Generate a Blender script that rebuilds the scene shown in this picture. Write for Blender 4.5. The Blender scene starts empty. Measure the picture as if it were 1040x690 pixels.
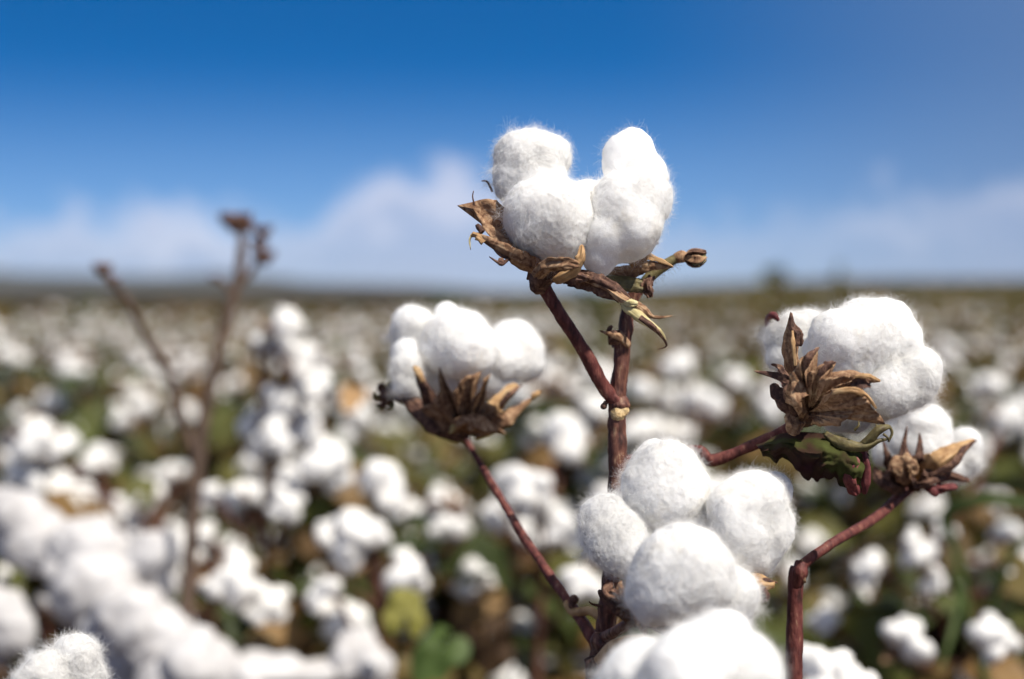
import bpy, bmesh, math, random
import numpy as np
from mathutils import Vector, Matrix, Quaternion

sc = bpy.context.scene
C = sc.collection

# ------------------------------------------------------------------ camera
PITCH = math.radians(1.9)
FPX = 1444.4                      # focal length in pixels of the 1040 px wide photograph
CAM = np.array((0.0, 0.0, 1.0))
cd = bpy.data.cameras.new('camera')
cd.lens = 50.0; cd.sensor_width = 36.0
cd.clip_start = 0.02; cd.clip_end = 20000
cd.dof.use_dof = True
cd.dof.focus_distance = 0.608
cd.dof.aperture_fstop = 3.9
co = bpy.data.objects.new('camera', cd); C.objects.link(co)
co.location = CAM; co.rotation_euler = (math.pi/2 - PITCH, 0, 0)
sc.camera = co

# ------------------------------------------------------------------ sun and sky
SUN = Vector((0.50, -0.47, 0.95)).normalized()
EL = math.asin(SUN.z); AZ = math.atan2(SUN.x, SUN.y)
sd = bpy.data.lights.new('sun', 'SUN')
sd.energy = 5.0; sd.angle = math.radians(0.5); sd.color = (1.0, 0.935, 0.84)
so = bpy.data.objects.new('sun', sd); C.objects.link(so)
so.rotation_euler = SUN.to_track_quat('Z', 'Y').to_euler(); so.location = (3, -2, 6)

w = bpy.data.worlds.new('World'); sc.world = w; w.use_nodes = True
def world_nodes():
    nt = w.node_tree; nt.nodes.clear(); L = nt.links
    N = nt.nodes.new
    out = N('ShaderNodeOutputWorld'); bg = N('ShaderNodeBackground'); bg.inputs['Strength'].default_value = 0.085
    tc = N('ShaderNodeTexCoord')
    sep = N('ShaderNodeSeparateXYZ'); L.new(tc.outputs['Generated'], sep.inputs[0])
    zs = N('ShaderNodeMath'); zs.operation = 'MULTIPLY_ADD'; zs.inputs[1].default_value = 2.6; zs.inputs[2].default_value = 0.06
    L.new(sep.outputs['Z'], zs.inputs[0])
    cmb = N('ShaderNodeCombineXYZ')
    L.new(sep.outputs['X'], cmb.inputs['X']); L.new(sep.outputs['Y'], cmb.inputs['Y']); L.new(zs.outputs[0], cmb.inputs['Z'])
    nrm = N('ShaderNodeVectorMath'); nrm.operation = 'NORMALIZE'; L.new(cmb.outputs[0], nrm.inputs[0])
    sky = N('ShaderNodeTexSky'); sky.sky_type = 'NISHITA'; sky.sun_disc = False
    sky.sun_elevation = EL; sky.sun_rotation = AZ
    sky.air_density = 1.0; sky.dust_density = 0.3; sky.ozone_density = 3.0; sky.altitude = 300
    L.new(nrm.outputs[0], sky.inputs['Vector'])
    hsv = N('ShaderNodeHueSaturation'); hsv.inputs['Saturation'].default_value = 1.6; hsv.inputs['Value'].default_value = 1.22
    hsv.inputs['Hue'].default_value = 0.504
    L.new(sky.outputs[0], hsv.inputs['Color'])
    # low soft cumulus banks: a height profile over azimuth, broken up by noise
    asin = N('ShaderNodeMath'); asin.operation = 'ARCSINE'; L.new(sep.outputs['Z'], asin.inputs[0])
    az = N('ShaderNodeMath'); az.operation = 'ARCTAN2'; L.new(sep.outputs['X'], az.inputs[0]); L.new(sep.outputs['Y'], az.inputs[1])
    fac = N('ShaderNodeMapRange'); fac.inputs['From Min'].default_value = -0.50; fac.inputs['From Max'].default_value = 0.50
    L.new(az.outputs[0], fac.inputs['Value'])
    prof = N('ShaderNodeValToRGB'); prof.color_ramp.interpolation = 'B_SPLINE'
    # (azimuth, height, opacity, crown brightness)
    stops = [(-.48, .050, .5, .3), (-.33, .052, .55, .35), (-.25, .060, .6, .5), (-.205, .064, .65, .9), (-.165, .034, .5, .1), (-.12, .076, .6, .5), (-.075, .090, .65, .8), (-.02, .096, .65, .6),
             (.04, .070, .5, .2), (.12, .040, .35, .1), (.165, .064, .35, .3), (.21, .050, .24, .2), (.262, .088, .36, .95), (.295, .052, .28, .2), (.335, .092, .38, .8), (.45, .06, .3, .3)]
    e = prof.color_ramp.elements
    while len(e) < len(stops): e.new(0.5)
    for k, (a, h, o, c) in enumerate(stops): e[k].position = a+0.5; e[k].color = (h*8, o, c, 1)
    L.new(fac.outputs[0], prof.inputs[0])
    ps = N('ShaderNodeSeparateColor'); L.new(prof.outputs[0], ps.inputs[0])
    cv = N('ShaderNodeCombineXYZ'); L.new(az.outputs[0], cv.inputs['X']); L.new(asin.outputs[0], cv.inputs['Y'])
    nz = N('ShaderNodeTexNoise'); nz.inputs['Scale'].default_value = 28; nz.inputs['Detail'].default_value = 5; nz.inputs['Roughness'].default_value = 0.55
    L.new(cv.outputs[0], nz.inputs['Vector'])
    nh = N('ShaderNodeMapRange'); nh.inputs['From Min'].default_value = .3; nh.inputs['From Max'].default_value = .7; nh.inputs['To Min'].default_value = -.022; nh.inputs['To Max'].default_value = .016
    L.new(nz.outputs['Fac'], nh.inputs['Value'])
    h8 = N('ShaderNodeMath'); h8.operation = 'MULTIPLY_ADD'; h8.inputs[1].default_value = .115; L.new(ps.outputs[0], h8.inputs[0]); L.new(nh.outputs[0], h8.inputs[2])
    df = N('ShaderNodeMath'); df.operation = 'SUBTRACT'; L.new(h8.outputs[0], df.inputs[0]); L.new(asin.outputs[0], df.inputs[1])
    msk0 = N('ShaderNodeMapRange'); msk0.interpolation_type = 'SMOOTHSTEP'
    msk0.inputs['From Min'].default_value = -0.016; msk0.inputs['From Max'].default_value = 0.020
    L.new(df.outputs[0], msk0.inputs['Value'])
    msk = N('ShaderNodeMath'); msk.operation = 'MULTIPLY'; L.new(msk0.outputs[0], msk.inputs[0]); L.new(ps.outputs[1], msk.inputs[1])
    crown0 = N('ShaderNodeMapRange'); crown0.interpolation_type = 'SMOOTHSTEP'
    crown0.inputs['From Min'].default_value = 0.004; crown0.inputs['From Max'].default_value = 0.040
    crown0.inputs['To Min'].default_value = 1.0; crown0.inputs['To Max'].default_value = 0.0
    L.new(df.outputs[0], crown0.inputs['Value'])
    crown = N('ShaderNodeMath'); crown.operation = 'MULTIPLY'; L.new(crown0.outputs[0], crown.inputs[0]); L.new(ps.outputs[2], crown.inputs[1])
    cmix = N('ShaderNodeMix'); cmix.data_type = 'RGBA'
    cmix.inputs['A'].default_value = (4.7, 5.2, 6.9, 1); cmix.inputs['B'].default_value = (11.5, 10.6, 10.6, 1)
    L.new(crown.outputs[0], cmix.inputs['Factor'])
    # pale air low down, and a thin grey veil thickening to the right
    low = N('ShaderNodeMapRange'); low.interpolation_type = 'SMOOTHSTEP'; low.inputs['From Min'].default_value = 0.0; low.inputs['From Max'].default_value = 0.17
    low.inputs['To Min'].default_value = 0.62; low.inputs['To Max'].default_value = 0.0; L.new(asin.outputs[0], low.inputs['Value'])
    lmix = N('ShaderNodeMix'); lmix.data_type = 'RGBA'; lmix.inputs['B'].default_value = (3.5, 4.9, 7.2, 1)
    L.new(low.outputs[0], lmix.inputs['Factor']); L.new(hsv.outputs[0], lmix.inputs['A'])
    rv = N('ShaderNodeMapRange'); rv.interpolation_type = 'SMOOTHSTEP'; rv.inputs['From Min'].default_value = 0.05; rv.inputs['From Max'].default_value = 0.42
    rv.inputs['To Max'].default_value = 0.62; L.new(az.outputs[0], rv.inputs['Value'])
    rmix = N('ShaderNodeMix'); rmix.data_type = 'RGBA'; rmix.inputs['B'].default_value = (1.5, 2.3, 4.0, 1)
    L.new(rv.outputs[0], rmix.inputs['Factor']); L.new(lmix.outputs['Result'], rmix.inputs['A'])
    mix = N('ShaderNodeMix'); mix.data_type = 'RGBA'
    L.new(msk.outputs[0], mix.inputs['Factor']); L.new(rmix.outputs['Result'], mix.inputs['A']); L.new(cmix.outputs['Result'], mix.inputs['B'])
    # added fill light: a pale warm glow high in the sky, out of view
    hi = N('ShaderNodeMapRange'); hi.interpolation_type = 'SMOOTHSTEP'; hi.inputs['From Min'].default_value = math.radians(17); hi.inputs['From Max'].default_value = math.radians(42)
    hi.inputs['To Max'].default_value = 0.6; L.new(asin.outputs[0], hi.inputs['Value'])
    fill_mix = N('ShaderNodeMix'); fill_mix.data_type = 'RGBA'; fill_mix.inputs['B'].default_value = (7.6, 7.1, 6.4, 1)
    L.new(hi.outputs[0], fill_mix.inputs['Factor']); L.new(mix.outputs['Result'], fill_mix.inputs['A']); mix = fill_mix
    L.new(mix.outputs['Result'], bg.inputs['Color']); L.new(bg.outputs[0], out.inputs['Surface'])
world_nodes()

sc.view_settings.view_transform = 'Standard'
try: sc.view_settings.look = 'None'
except Exception: pass
sc.view_settings.exposure = 0.34; sc.view_settings.gamma = 1.0
sc.view_settings.use_curve_mapping = False
sc.cycles.use_denoising = True
sc.cycles.max_bounces = 8
sc.cycles.diffuse_bounces = 4
sc.cycles.transmission_bounces = 4
sc.cycles.caustics_reflective = False; sc.cycles.caustics_refractive = False

# ------------------------------------------------------------------ helpers
R_ = np.array((1.0, 0, 0)); F_ = np.array((0, math.cos(PITCH), -math.sin(PITCH))); U_ = np.array((0, math.sin(PITCH), math.cos(PITCH)))
def P(px, py, d):
    return CAM + d*(F_ + (px-520)/FPX*R_ - (py-345)/FPX*U_)
def S(r, d): return r*d/FPX
def arr(v): return np.asarray(v, dtype=float)
def unit(v):
    v = arr(v); n = np.linalg.norm(v, axis=-1, keepdims=True); return v/np.maximum(n, 1e-12)

def _hash(ix, iy, iz, seed):
    h = (ix.astype(np.int64)*374761393 + iy.astype(np.int64)*668265263 + iz.astype(np.int64)*2147483647 + seed*974711) & 0xffffffff
    h = ((h ^ (h >> 13))*1274126177) & 0xffffffff
    h = ((h ^ (h >> 16))*2246822519) & 0xffffffff
    return ((h ^ (h >> 15)) & 0xffff)/32767.5 - 1.0
def noise(p, seed=0):
    p = arr(p); i = np.floor(p).astype(np.int64); f = p - i
    u = f*f*f*(f*(f*6-15)+10); r = 0
    for dx in (0, 1):
        for dy in (0, 1):
            for dz in (0, 1):
                wgt = (u[..., 0] if dx else 1-u[..., 0])*(u[..., 1] if dy else 1-u[..., 1])*(u[..., 2] if dz else 1-u[..., 2])
                r = r + wgt*_hash(i[..., 0]+dx, i[..., 1]+dy, i[..., 2]+dz, seed)
    return r
def fbm(p, seed=0, octv=3, gain=0.5):
    a, r, q = 1.0, 0, arr(p)
    for k in range(octv):
        r = r + a*noise(q, seed+k*17); a *= gain; q = q*2.03 + 5.1
    return r

def resample(pts, n, extra=None):
    pts = arr(pts); m = len(pts)
    t = np.linspace(0, m-1, n); i = np.minimum(t.astype(int), m-2); f = (t-i)[:, None]
    g = lambda k: pts[np.clip(k, 0, m-1)]
    p0, p1, p2, p3 = g(i-1), g(i), g(i+1), g(i+2)
    return 0.5*(2*p1 + (p2-p0)*f + (2*p0-5*p1+4*p2-p3)*f*f + (3*p1-p0-3*p2+p3)*f**3)
def interp(vals, n):
    return np.interp(np.linspace(0, 1, n), np.linspace(0, 1, len(vals)), vals)

def rise(b, p):
    b, p = arr(b), arr(p); return [b+(p-b)*f for f in (0, .5, .75, .88, .95)] + [p]

class MB:
    """collects numbered pieces of geometry and links them as ONE mesh object"""
    def __init__(s): s.v = []; s.l = []; s.n = []; s.m = []; s.k = 0
    def add(s, v, f, mat=0):
        v = arr(v); f = np.asarray(f, dtype=np.int64)
        s.v.append(v); s.l.append((f+s.k).ravel()); s.n.append(np.full(len(f), f.shape[1])); s.m.append(np.full(len(f), mat)); s.k += len(v)
        return s
    def merge(s, o, M=None, mats=None):
        if not o.v: return s
        V = np.concatenate(o.v)
        if M is not None:
            M = np.array(M); V = V@M[:3, :3].T + M[:3, 3]
        s.v.append(V); s.l += [l+s.k for l in o.l]; s.n += o.n
        s.m += o.m if mats is None else [np.asarray(mats)[m] for m in o.m]
        s.k += len(V); return s
    def mesh(s, name, mats, origin=(0, 0, 0)):
        me = bpy.data.meshes.new(name)
        V = np.concatenate(s.v) - arr(origin); Lp = np.concatenate(s.l); n = np.concatenate(s.n); m = np.concatenate(s.m)
        me.vertices.add(len(V)); me.vertices.foreach_set('co', V.astype(np.float32).ravel())
        me.loops.add(len(Lp)); me.loops.foreach_set('vertex_index', Lp.astype(np.int32))
        me.polygons.add(len(n)); st = np.concatenate(([0], np.cumsum(n)[:-1]))
        me.polygons.foreach_set('loop_start', st.astype(np.int32)); me.polygons.foreach_set('loop_total', n.astype(np.int32))
        me.polygons.foreach_set('material_index', m.astype(np.int32)); me.polygons.foreach_set('use_smooth', np.ones(len(n), dtype=bool))
        for mt in mats: me.materials.append(mt)
        me.update(calc_edges=True); me.validate()
        return me
    def build(s, name, mats, parent=None, origin=None, pw=None):
        """origin: world position of the object; pw: world position of its parent"""
        if not isinstance(mats, (list, tuple)): mats = [mats]
        o_ = arr(origin) if origin is not None else (arr(pw) if pw is not None else np.zeros(3))
        ob = bpy.data.objects.new(name, s.mesh(name, mats, o_)); C.objects.link(ob)
        if parent is not None: ob.parent = parent
        ob.location = o_ - (arr(pw) if pw is not None else 0)
        return ob

def tube(mb, pts, radii, n=None, sides=10, mat=0, rough=0.0, seed=0, knots=0.0):
    pts = arr(pts); n = n or max(6, 6*len(pts))
    c = resample(pts, n); r = interp(radii, n)
    t = unit(np.gradient(c, axis=0))
    a = np.cross(t[0], (0.3, 0.9, 0.2)); a = unit(a); A = []
    for k in range(n):
        a = unit(a - np.dot(a, t[k])*t[k]); A.append(a)
    A = arr(A); B = np.cross(t, A)
    th = np.linspace(0, 2*math.pi, sides, endpoint=False)
    rr = np.repeat(r[:, None], sides, 1)
    v0 = c[:, None, :] + rr[..., None]*(np.cos(th)[None, :, None]*A[:, None] + np.sin(th)[None, :, None]*B[:, None])
    if rough:
        rr = rr*(1 + rough*fbm(v0*240, seed, 2) + rough*0.8*fbm(v0*70, seed+3, 2))
        v0 = c[:, None, :] + rr[..., None]*(np.cos(th)[None, :, None]*A[:, None] + np.sin(th)[None, :, None]*B[:, None])
    V = np.concatenate((v0.reshape(-1, 3), c[:1], c[-1:]))
    i = np.arange(n-1)[:, None]*sides; j = np.arange(sides)[None, :]; j2 = (j+1) % sides
    q = np.stack((i+j, i+j2, i+sides+j2, i+sides+j), -1).reshape(-1, 4)
    mb.add(V, q, mat)
    base = mb.k - len(V)
    jj = np.arange(sides); k0 = n*sides
    tri = np.concatenate((np.stack((np.full(sides, k0), (jj+1) % sides, jj), -1), np.stack((np.full(sides, k0+1), (n-1)*sides+jj, (n-1)*sides+(jj+1) % sides), -1)))
    mb.l.append((tri+base).ravel()); mb.n.append(np.full(len(tri), 3)); mb.m.append(np.full(len(tri), mat))
    return mb

def strip(mb, pts, widths, facing=(0.1, -1, 0.25), cup=0.25, n=16, m=7, mat=0, crinkle=0.12, seed=0, thick=0.0004, twist=0.0, groove=0.0):
    """a curved dry blade (carpel, bract tooth, sepal) with a cupped cross-section and a real thickness"""
    c = resample(pts, n); wd = interp(widths, n)
    t = unit(np.gradient(c, axis=0)); fz = unit(facing)
    side = unit(np.cross(t, np.broadcast_to(fz, t.shape))); nr = np.cross(side, t)
    if twist:
        ang = np.linspace(0, twist, n)[:, None]
        side, nr = side*np.cos(ang)+nr*np.sin(ang), nr*np.cos(ang)-side*np.sin(ang)
    s = np.linspace(-1, 1, m)
    wob = 1 + 0.16*noise(np.stack((np.linspace(0, 4, n)+seed*3.7, np.zeros(n), np.zeros(n)), -1), seed)
    V = c[:, None] + (wd*wob/2)[:, None, None]*s[None, :, None]*side[:, None] + (wd[:, None]*(-cup*s[None]**2))[..., None]*nr[:, None]
    cr = crinkle*wd[:, None]*fbm(np.stack(np.broadcast_arrays(np.linspace(0, 3, n)[:, None]+seed*1.3, s[None]*1.3, 0*s[None]), -1), seed+5, 3)
    if groove: cr = cr + groove*wd[:, None]*np.cos(s*7.5)[None]
    V = V + cr[..., None]*nr[:, None]
    if m >= 9:                                                        # veins along the blade, ragged dry edges
        vein = 0.035*wd[:, None]*noise(np.stack(np.broadcast_arrays(np.linspace(0, 1.5, n)[:, None]+seed, s[None]*9, 0*s[None]), -1), seed+9)
        rag = 0.10*wd[:, None]*np.abs(s[None])**6*np.sign(s[None])*fbm(np.stack(np.broadcast_arrays(np.linspace(0, 9, n)[:, None]+seed, np.sign(s[None])*3.3, 0*s[None]), -1), seed+13, 3)
        V = V + vein[..., None]*nr[:, None] + rag[..., None]*side[:, None]
    th = np.minimum(thick, wd*0.2)[:, None, None]
    T = V + th*nr[:, None]; Bm = V - th*nr[:, None]
    i = np.arange(n-1)[:, None]*m; j = np.arange(m-1)[None]
    q = np.stack((i+j, i+j+1, i+m+j+1, i+m+j), -1).reshape(-1, 4)
    off = n*m
    e = []
    for k in range(n-1):
        e.append((k*m, (k+1)*m, (k+1)*m+off, k*m+off)); a = k*m+m-1; e.append((a, a+off, a+m+off, a+m))
    for k in range(m-1):
        e.append((k, k+off, k+1+off, k+1)); a = (n-1)*m+k; e.append((a, a+1, a+1+off, a+off))
    mb.add(np.concatenate((T.reshape(-1, 3), Bm.reshape(-1, 3))), np.concatenate((q, q[:, ::-1]+off, arr(e).astype(int))), mat)
    return mb

def fan(mb, base, outline, bulge=0.004, mat=0, seed=0, nv=14, crinkle=0.0012, thick=0.00014, per=7):
    """a papery bract: one sheet from its base out to a toothed outline, bulging away from what it cups"""
    base = arr(base); O = arr(outline); O = np.concatenate([O[k]+(O[k+1]-O[k])*np.linspace(0, 1, per, endpoint=False)[:, None] for k in range(len(O)-1)] + [O[-1:]])
    nu = len(O); v = np.linspace(0.06, 1, nv)[None, :, None]
    out = np.array((0, -1.0, 0))
    V = base*(1-v) + O[:, None]*v + bulge*np.sin(v**0.8*math.pi)*out
    sz = np.linalg.norm(O-base, axis=1).mean()
    th = np.arctan2((O-base)[:, 2], (O-base)[:, 0])
    q = np.stack(np.broadcast_arrays(th[:, None]*5.5+seed, v[..., 0]*1.2, 0*v[..., 0]), -1)
    V = V + ((crinkle*fbm(q, seed, 3) + crinkle*0.35*np.cos(th[:, None]*38+2*v[..., 0]))*np.minimum(v[..., 0]*2, 1))[..., None]*out
    V = V + 0.05*sz*(v[..., 0]**2)[..., None]*np.stack((noise(q*1.7, seed+2), 0*q[..., 0], noise(q*1.7, seed+3)), -1)*0.5
    i = np.arange(nu-1)[:, None]*nv; j = np.arange(nv-1)[None]
    f = np.stack((i+j, i+nv+j, i+nv+j+1, i+j+1), -1).reshape(-1, 4)
    off = nu*nv; e = [((k+1)*nv-1, (k+2)*nv-1, (k+2)*nv-1+off, (k+1)*nv-1+off) for k in range(nu-1)]
    e += [(k+a*nv, k+1+a*nv, k+1+a*nv+off, k+a*nv+off) for k in range(nv-1) for a in (0, nu-1)] + [((k+1)*nv, k*nv, k*nv+off, (k+1)*nv+off) for k in range(nu-1)]
    mb.add(np.concatenate(((V+thick*out).reshape(-1, 3), (V-thick*out).reshape(-1, 3))), np.concatenate((f, f[:, ::-1]+off, arr(e).astype(int))), mat)
    return mb

_ico = {}
def ico(sub):
    if sub not in _ico:
        bm = bmesh.new(); bmesh.ops.create_icosphere(bm, subdivisions=sub, radius=1.0)
        _ico[sub] = (np.array([v.co[:] for v in bm.verts]), np.array([[v.index for v in f.verts] for f in bm.faces])); bm.free()
    return _ico[sub]

def blob(mb, lobes, sub=4, amp=1.0, fibres=0, seed=0, mat=0, fmat=1, flen=0.006, k=9.0, fwid=0.00005):
    """one tuft of lint: smooth union of spheres seen from its middle, combed into clumps, with loose fibres standing off it"""
    lobes = arr(lobes); c0 = np.average(lobes[:, :3], axis=0, weights=lobes[:, 3]**3)
    D, Fc = ico(sub)
    R = []
    for x in lobes:
        c = x[:3]-c0; b = D@c; disc = b*b - (c@c - x[3]**2)
        R.append(np.where(disc > 0, b + np.sqrt(np.maximum(disc, 0)), 0.0))
    R = arr(R); sc_ = lobes[:, 3].max()
    rad = np.log(np.exp(np.clip(k*R/sc_, -50, 80)).sum(0))/k*sc_ - np.log(1.6)/k*sc_
    pos = c0 + D*rad[:, None]
    if amp:
        q = pos + 0.004*np.stack((noise(pos*90, seed+1), noise(pos*90, seed+2), noise(pos*90, seed+3)), -1)
        h = 0.0022*noise(pos*34, seed+31) + 0.0015*fbm(pos*62, seed, 2) + 0.0005*noise(pos*115, seed+5) + 0.00040*noise(q*170, seed+7) + 0.00030*noise(q*400, seed+9) + 0.00030*noise(q*850, seed+11)
        rad = rad + amp*h; pos = c0 + D*rad[:, None]
    mb.add(pos, Fc, mat)
    if fibres:
        rg = np.random.default_rng(seed+100)
        tri = rg.integers(0, len(Fc), fibres); bc = rg.dirichlet((1, 1, 1), fibres)
        tv = pos[Fc[tri]]; root = (tv*bc[..., None]).sum(1)
        nr = unit(np.cross(tv[:, 1]-tv[:, 0], tv[:, 2]-tv[:, 0])); nr = unit(0.5*nr + 0.5*unit(root-c0))
        flow = np.stack((noise(root*60, seed+21), noise(root*60, seed+22), noise(root*60, seed+23)), -1) + 0.75*rg.normal(size=(fibres, 3))
        tg = unit(flow - (flow*nr).sum(-1, keepdims=True)*nr)
        lift = np.abs(rg.normal(0.0, 0.38, fibres))[:, None] + 0.08
        far = rg.random(fibres) < 0.028; lift[far] += 0.5
        L = flen*rg.uniform(0.45, 1.25, fibres)[:, None]; L[far] *= 1.25
        nw = 14; wc = rg.integers(0, fibres, nw); wdir = unit(nr[wc]*1.0 + tg[wc]*rg.uniform(.5, 1.6, (nw, 1)) + 0.5*rg.normal(size=(nw, 3)))   # wisps pulled out of the tuft
        dist = np.linalg.norm(root[:, None]-root[wc][None], axis=2); near = dist.argmin(1); isw = (dist.min(1) < 0.0028) & (rg.random(fibres) < .6)
        bend = rg.normal(0, 0.5, fibres)[:, None]
        dirw = unit(wdir[near] + (root[wc][near]-root)*140 + .18*rg.normal(size=(fibres, 3)))
        L[isw] = rg.uniform(.006, .0105, (isw.sum(), 1)); bend[isw] *= .4
        seg = 5; pts = [root - nr*0.0005]; d = np.where(isw[:, None], dirw, unit(tg + nr*lift)); curl = unit(rg.normal(size=(fibres, 3)))
        for s_ in range(seg):
            pts.append(pts[-1] + d*L/seg)
            d = unit(d + bend*np.cross(curl, d) - 0.13*nr + 0.16*rg.normal(size=(fibres, 3)))
        pts = np.stack(pts, 1)
        sd_ = unit(np.cross(np.gradient(pts, axis=1), rg.normal(size=(fibres, 1, 3))))
        wv = (fwid*rg.uniform(0.6, 1.3, fibres))[:, None, None]*np.linspace(1, 0.45, seg+1)[None, :, None]
        V = np.stack((pts-sd_*wv/2, pts+sd_*wv/2), 2).reshape(-1, 3)
        b0 = (np.arange(fibres)*(seg+1)*2)[:, None]; kk = np.arange(seg)[None]*2
        q = np.stack((b0+kk, b0+kk+1, b0+kk+3, b0+kk+2), -1).reshape(-1, 4)
        mb.add(V, q, fmat)
    return c0

def leafshape(mb, M, size, mat=0, rings=1, seed=0, n=15, crumple=0.0, droop=0.35):
    th = np.linspace(-math.pi*0.93, math.pi*0.93, n)
    r = 0.62 + 0.38*np.abs(np.cos(th*2.5*0.5))**1.5*np.cos(th*0.5)**0.3
    V = [np.zeros((1, 3))]
    for k in range(1, rings+1):
        a = k/rings; x = a*r*np.cos(th); y = a*r*np.sin(th); z = -droop*(a*r)**2 + 0.12*np.abs(np.sin(th*2.5))*a
        V.append(np.stack((x, y, z), -1))
    V = np.concatenate(V)*size
    if crumple: V[:, 2] += crumple*size*fbm(V/size*2.2, seed, 3); V[:, 0] += 0.4*crumple*size*noise(V/size*2.0, seed+4)
    M = np.array(M); V = V@M[:3, :3].T + M[:3, 3]
    i = np.arange(n-1)
    f3 = np.stack((np.zeros(n-1, int), 1+i, 2+i), -1); mb.add(V, f3, mat)
    base = mb.k-len(V)
    for k in range(1, rings):
        a = 1+(k-1)*n; q = np.stack((a+i, a+n+i, a+n+i+1, a+i+1), -1)
        mb.l.append((q+base).ravel()); mb.n.append(np.full(len(q), 4)); mb.m.append(np.full(len(q), mat))

def frame(z, spin=0.0, loc=(0, 0, 0), s=1.0):
    z = unit(z); x = np.cross((0.31, 0.87, 0.38), z); x = unit(x); y = np.cross(z, x)
    c, sn = math.cos(spin), math.sin(spin); M = np.eye(4)
    M[:3, 0] = (x*c+y*sn)*s; M[:3, 1] = (y*c-x*sn)*s; M[:3, 2] = z*s; M[:3, 3] = loc
    return M

def tag(o, label=None, cat=None, group=None, kind=None):
    if label: o['label'] = label
    if cat: o['category'] = cat
    if group: o['group'] = group
    if kind: o['kind'] = kind
    return o
def empty(name, loc):
    o = bpy.data.objects.new(name, None); C.objects.link(o); o.location = loc; o.empty_display_size = 0.05
    return o
def copy_tree(o, parent=None):
    c = o.copy(); C.objects.link(c)
    if parent is not None: c.parent = parent; c.matrix_parent_inverse = o.matrix_parent_inverse.copy()
    for ch in o.children: copy_tree(ch, c)
    return c

# ------------------------------------------------------------------ materials
def mat(name):
    m = bpy.data.materials.new(name); m.use_nodes = True
    nt = m.node_tree; return m, nt, nt.nodes, nt.links, nt.nodes['Principled BSDF']
def ramp(N, stops):
    r = N.new('ShaderNodeValToRGB'); e = r.color_ramp.elements
    while len(e) < len(stops): e.new(0.5)
    for k, (p, c) in enumerate(stops): e[k].position = p; e[k].color = (*c, 1)
    return r
def noisy(name, stops, scale, detail=5, rough=0.8, bump=0.0, bscale=None, stretch=None, trans=0.0, spec=0.25, dist=0.0):
    m, nt, N, L, b = mat(name)
    tc = N.new('ShaderNodeTexCoord'); mp = N.new('ShaderNodeMapping'); L.new(tc.outputs['Object'], mp.inputs[0])
    if stretch: mp.inputs['Scale'].default_value = stretch
    nz = N.new('ShaderNodeTexNoise'); nz.inputs['Scale'].default_value = scale; nz.inputs['Detail'].default_value = detail
    nz.inputs['Roughness'].default_value = 0.62; nz.inputs['Distortion'].default_value = dist
    L.new(mp.outputs[0], nz.inputs['Vector'])
    r = ramp(N, stops); L.new(nz.outputs['Fac'], r.inputs[0]); L.new(r.outputs[0], b.inputs['Base Color'])
    b.inputs['Roughness'].default_value = rough; b.inputs['Specular IOR Level'].default_value = spec
    if bump:
        nb = N.new('ShaderNodeTexNoise'); nb.inputs['Scale'].default_value = bscale or scale*3; nb.inputs['Detail'].default_value = 4
        L.new(mp.outputs[0], nb.inputs['Vector'])
        bp = N.new('ShaderNodeBump'); bp.inputs['Strength'].default_value = bump; bp.inputs['Distance'].default_value = 0.001
        L.new(nb.outputs['Fac'], bp.inputs['Height']); L.new(bp.outputs[0], b.inputs['Normal'])
    if trans:
        t = N.new('ShaderNodeBsdfTranslucent'); L.new(r.outputs[0], t.inputs['Color'])
        mx = N.new('ShaderNodeMixShader'); mx.inputs[0].default_value = trans
        L.new(b.outputs[0], mx.inputs[1]); L.new(t.outputs[0], mx.inputs[2]); L.new(mx.outputs[0], N['Material Output'].inputs['Surface'])
    return m

def cotton_material(name, sss):
    m, nt, N, L, b = mat(name)
    tc = N.new('ShaderNodeTexCoord')
    nz = N.new('ShaderNodeTexNoise'); nz.inputs['Scale'].default_value = 45; nz.inputs['Detail'].default_value = 3
    L.new(tc.outputs['Object'], nz.inputs['Vector'])
    r = ramp(N, [(0.28, (0.85, 0.79, 0.68)), (0.43, (0.91, 0.90, 0.875))]); L.new(nz.outputs['Fac'], r.inputs[0])
    L.new(r.outputs[0], b.inputs['Base Color']); b.inputs['Roughness'].default_value = 1.0; b.inputs['Specular IOR Level'].default_value = 0.05
    if sss:
        b.inputs['Subsurface Weight'].default_value = 0.8; b.inputs['Subsurface Radius'].default_value = (1, 0.95, 0.9); b.inputs['Subsurface Scale'].default_value = 0.020
        nb = N.new('ShaderNodeTexNoise'); nb.inputs['Scale'].default_value = 650; nb.inputs['Detail'].default_value = 4; nb.inputs['Distortion'].default_value = 1.2
        L.new(tc.outputs['Object'], nb.inputs['Vector'])
        bp = N.new('ShaderNodeBump'); bp.inputs['Strength'].default_value = 0.35; bp.inputs['Distance'].default_value = 0.0007
        L.new(nb.outputs['Fac'], bp.inputs['Height']); L.new(bp.outputs[0], b.inputs['Normal'])
    else:
        t = N.new('ShaderNodeBsdfTranslucent'); L.new(r.outputs[0], t.inputs['Color'])
        mx = N.new('ShaderNodeMixShader'); mx.inputs[0].default_value = 0.22
        L.new(b.outputs[0], mx.inputs[1]); L.new(t.outputs[0], mx.inputs[2]); L.new(mx.outputs[0], N['Material Output'].inputs['Surface'])
    return m
LINT = cotton_material('cotton_lint', True)
LINT_FIELD = cotton_material('cotton_lint_field', False)
LINT_SHADED = noisy('shaded_lint', [(0.3, (0.50, 0.48, 0.47)), (0.6, (0.66, 0.65, 0.65))], 35, 4, 1.0, trans=0.2, spec=0.05)  # lint colour darkened to stand in for weaker light on the drooping bolls
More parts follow.
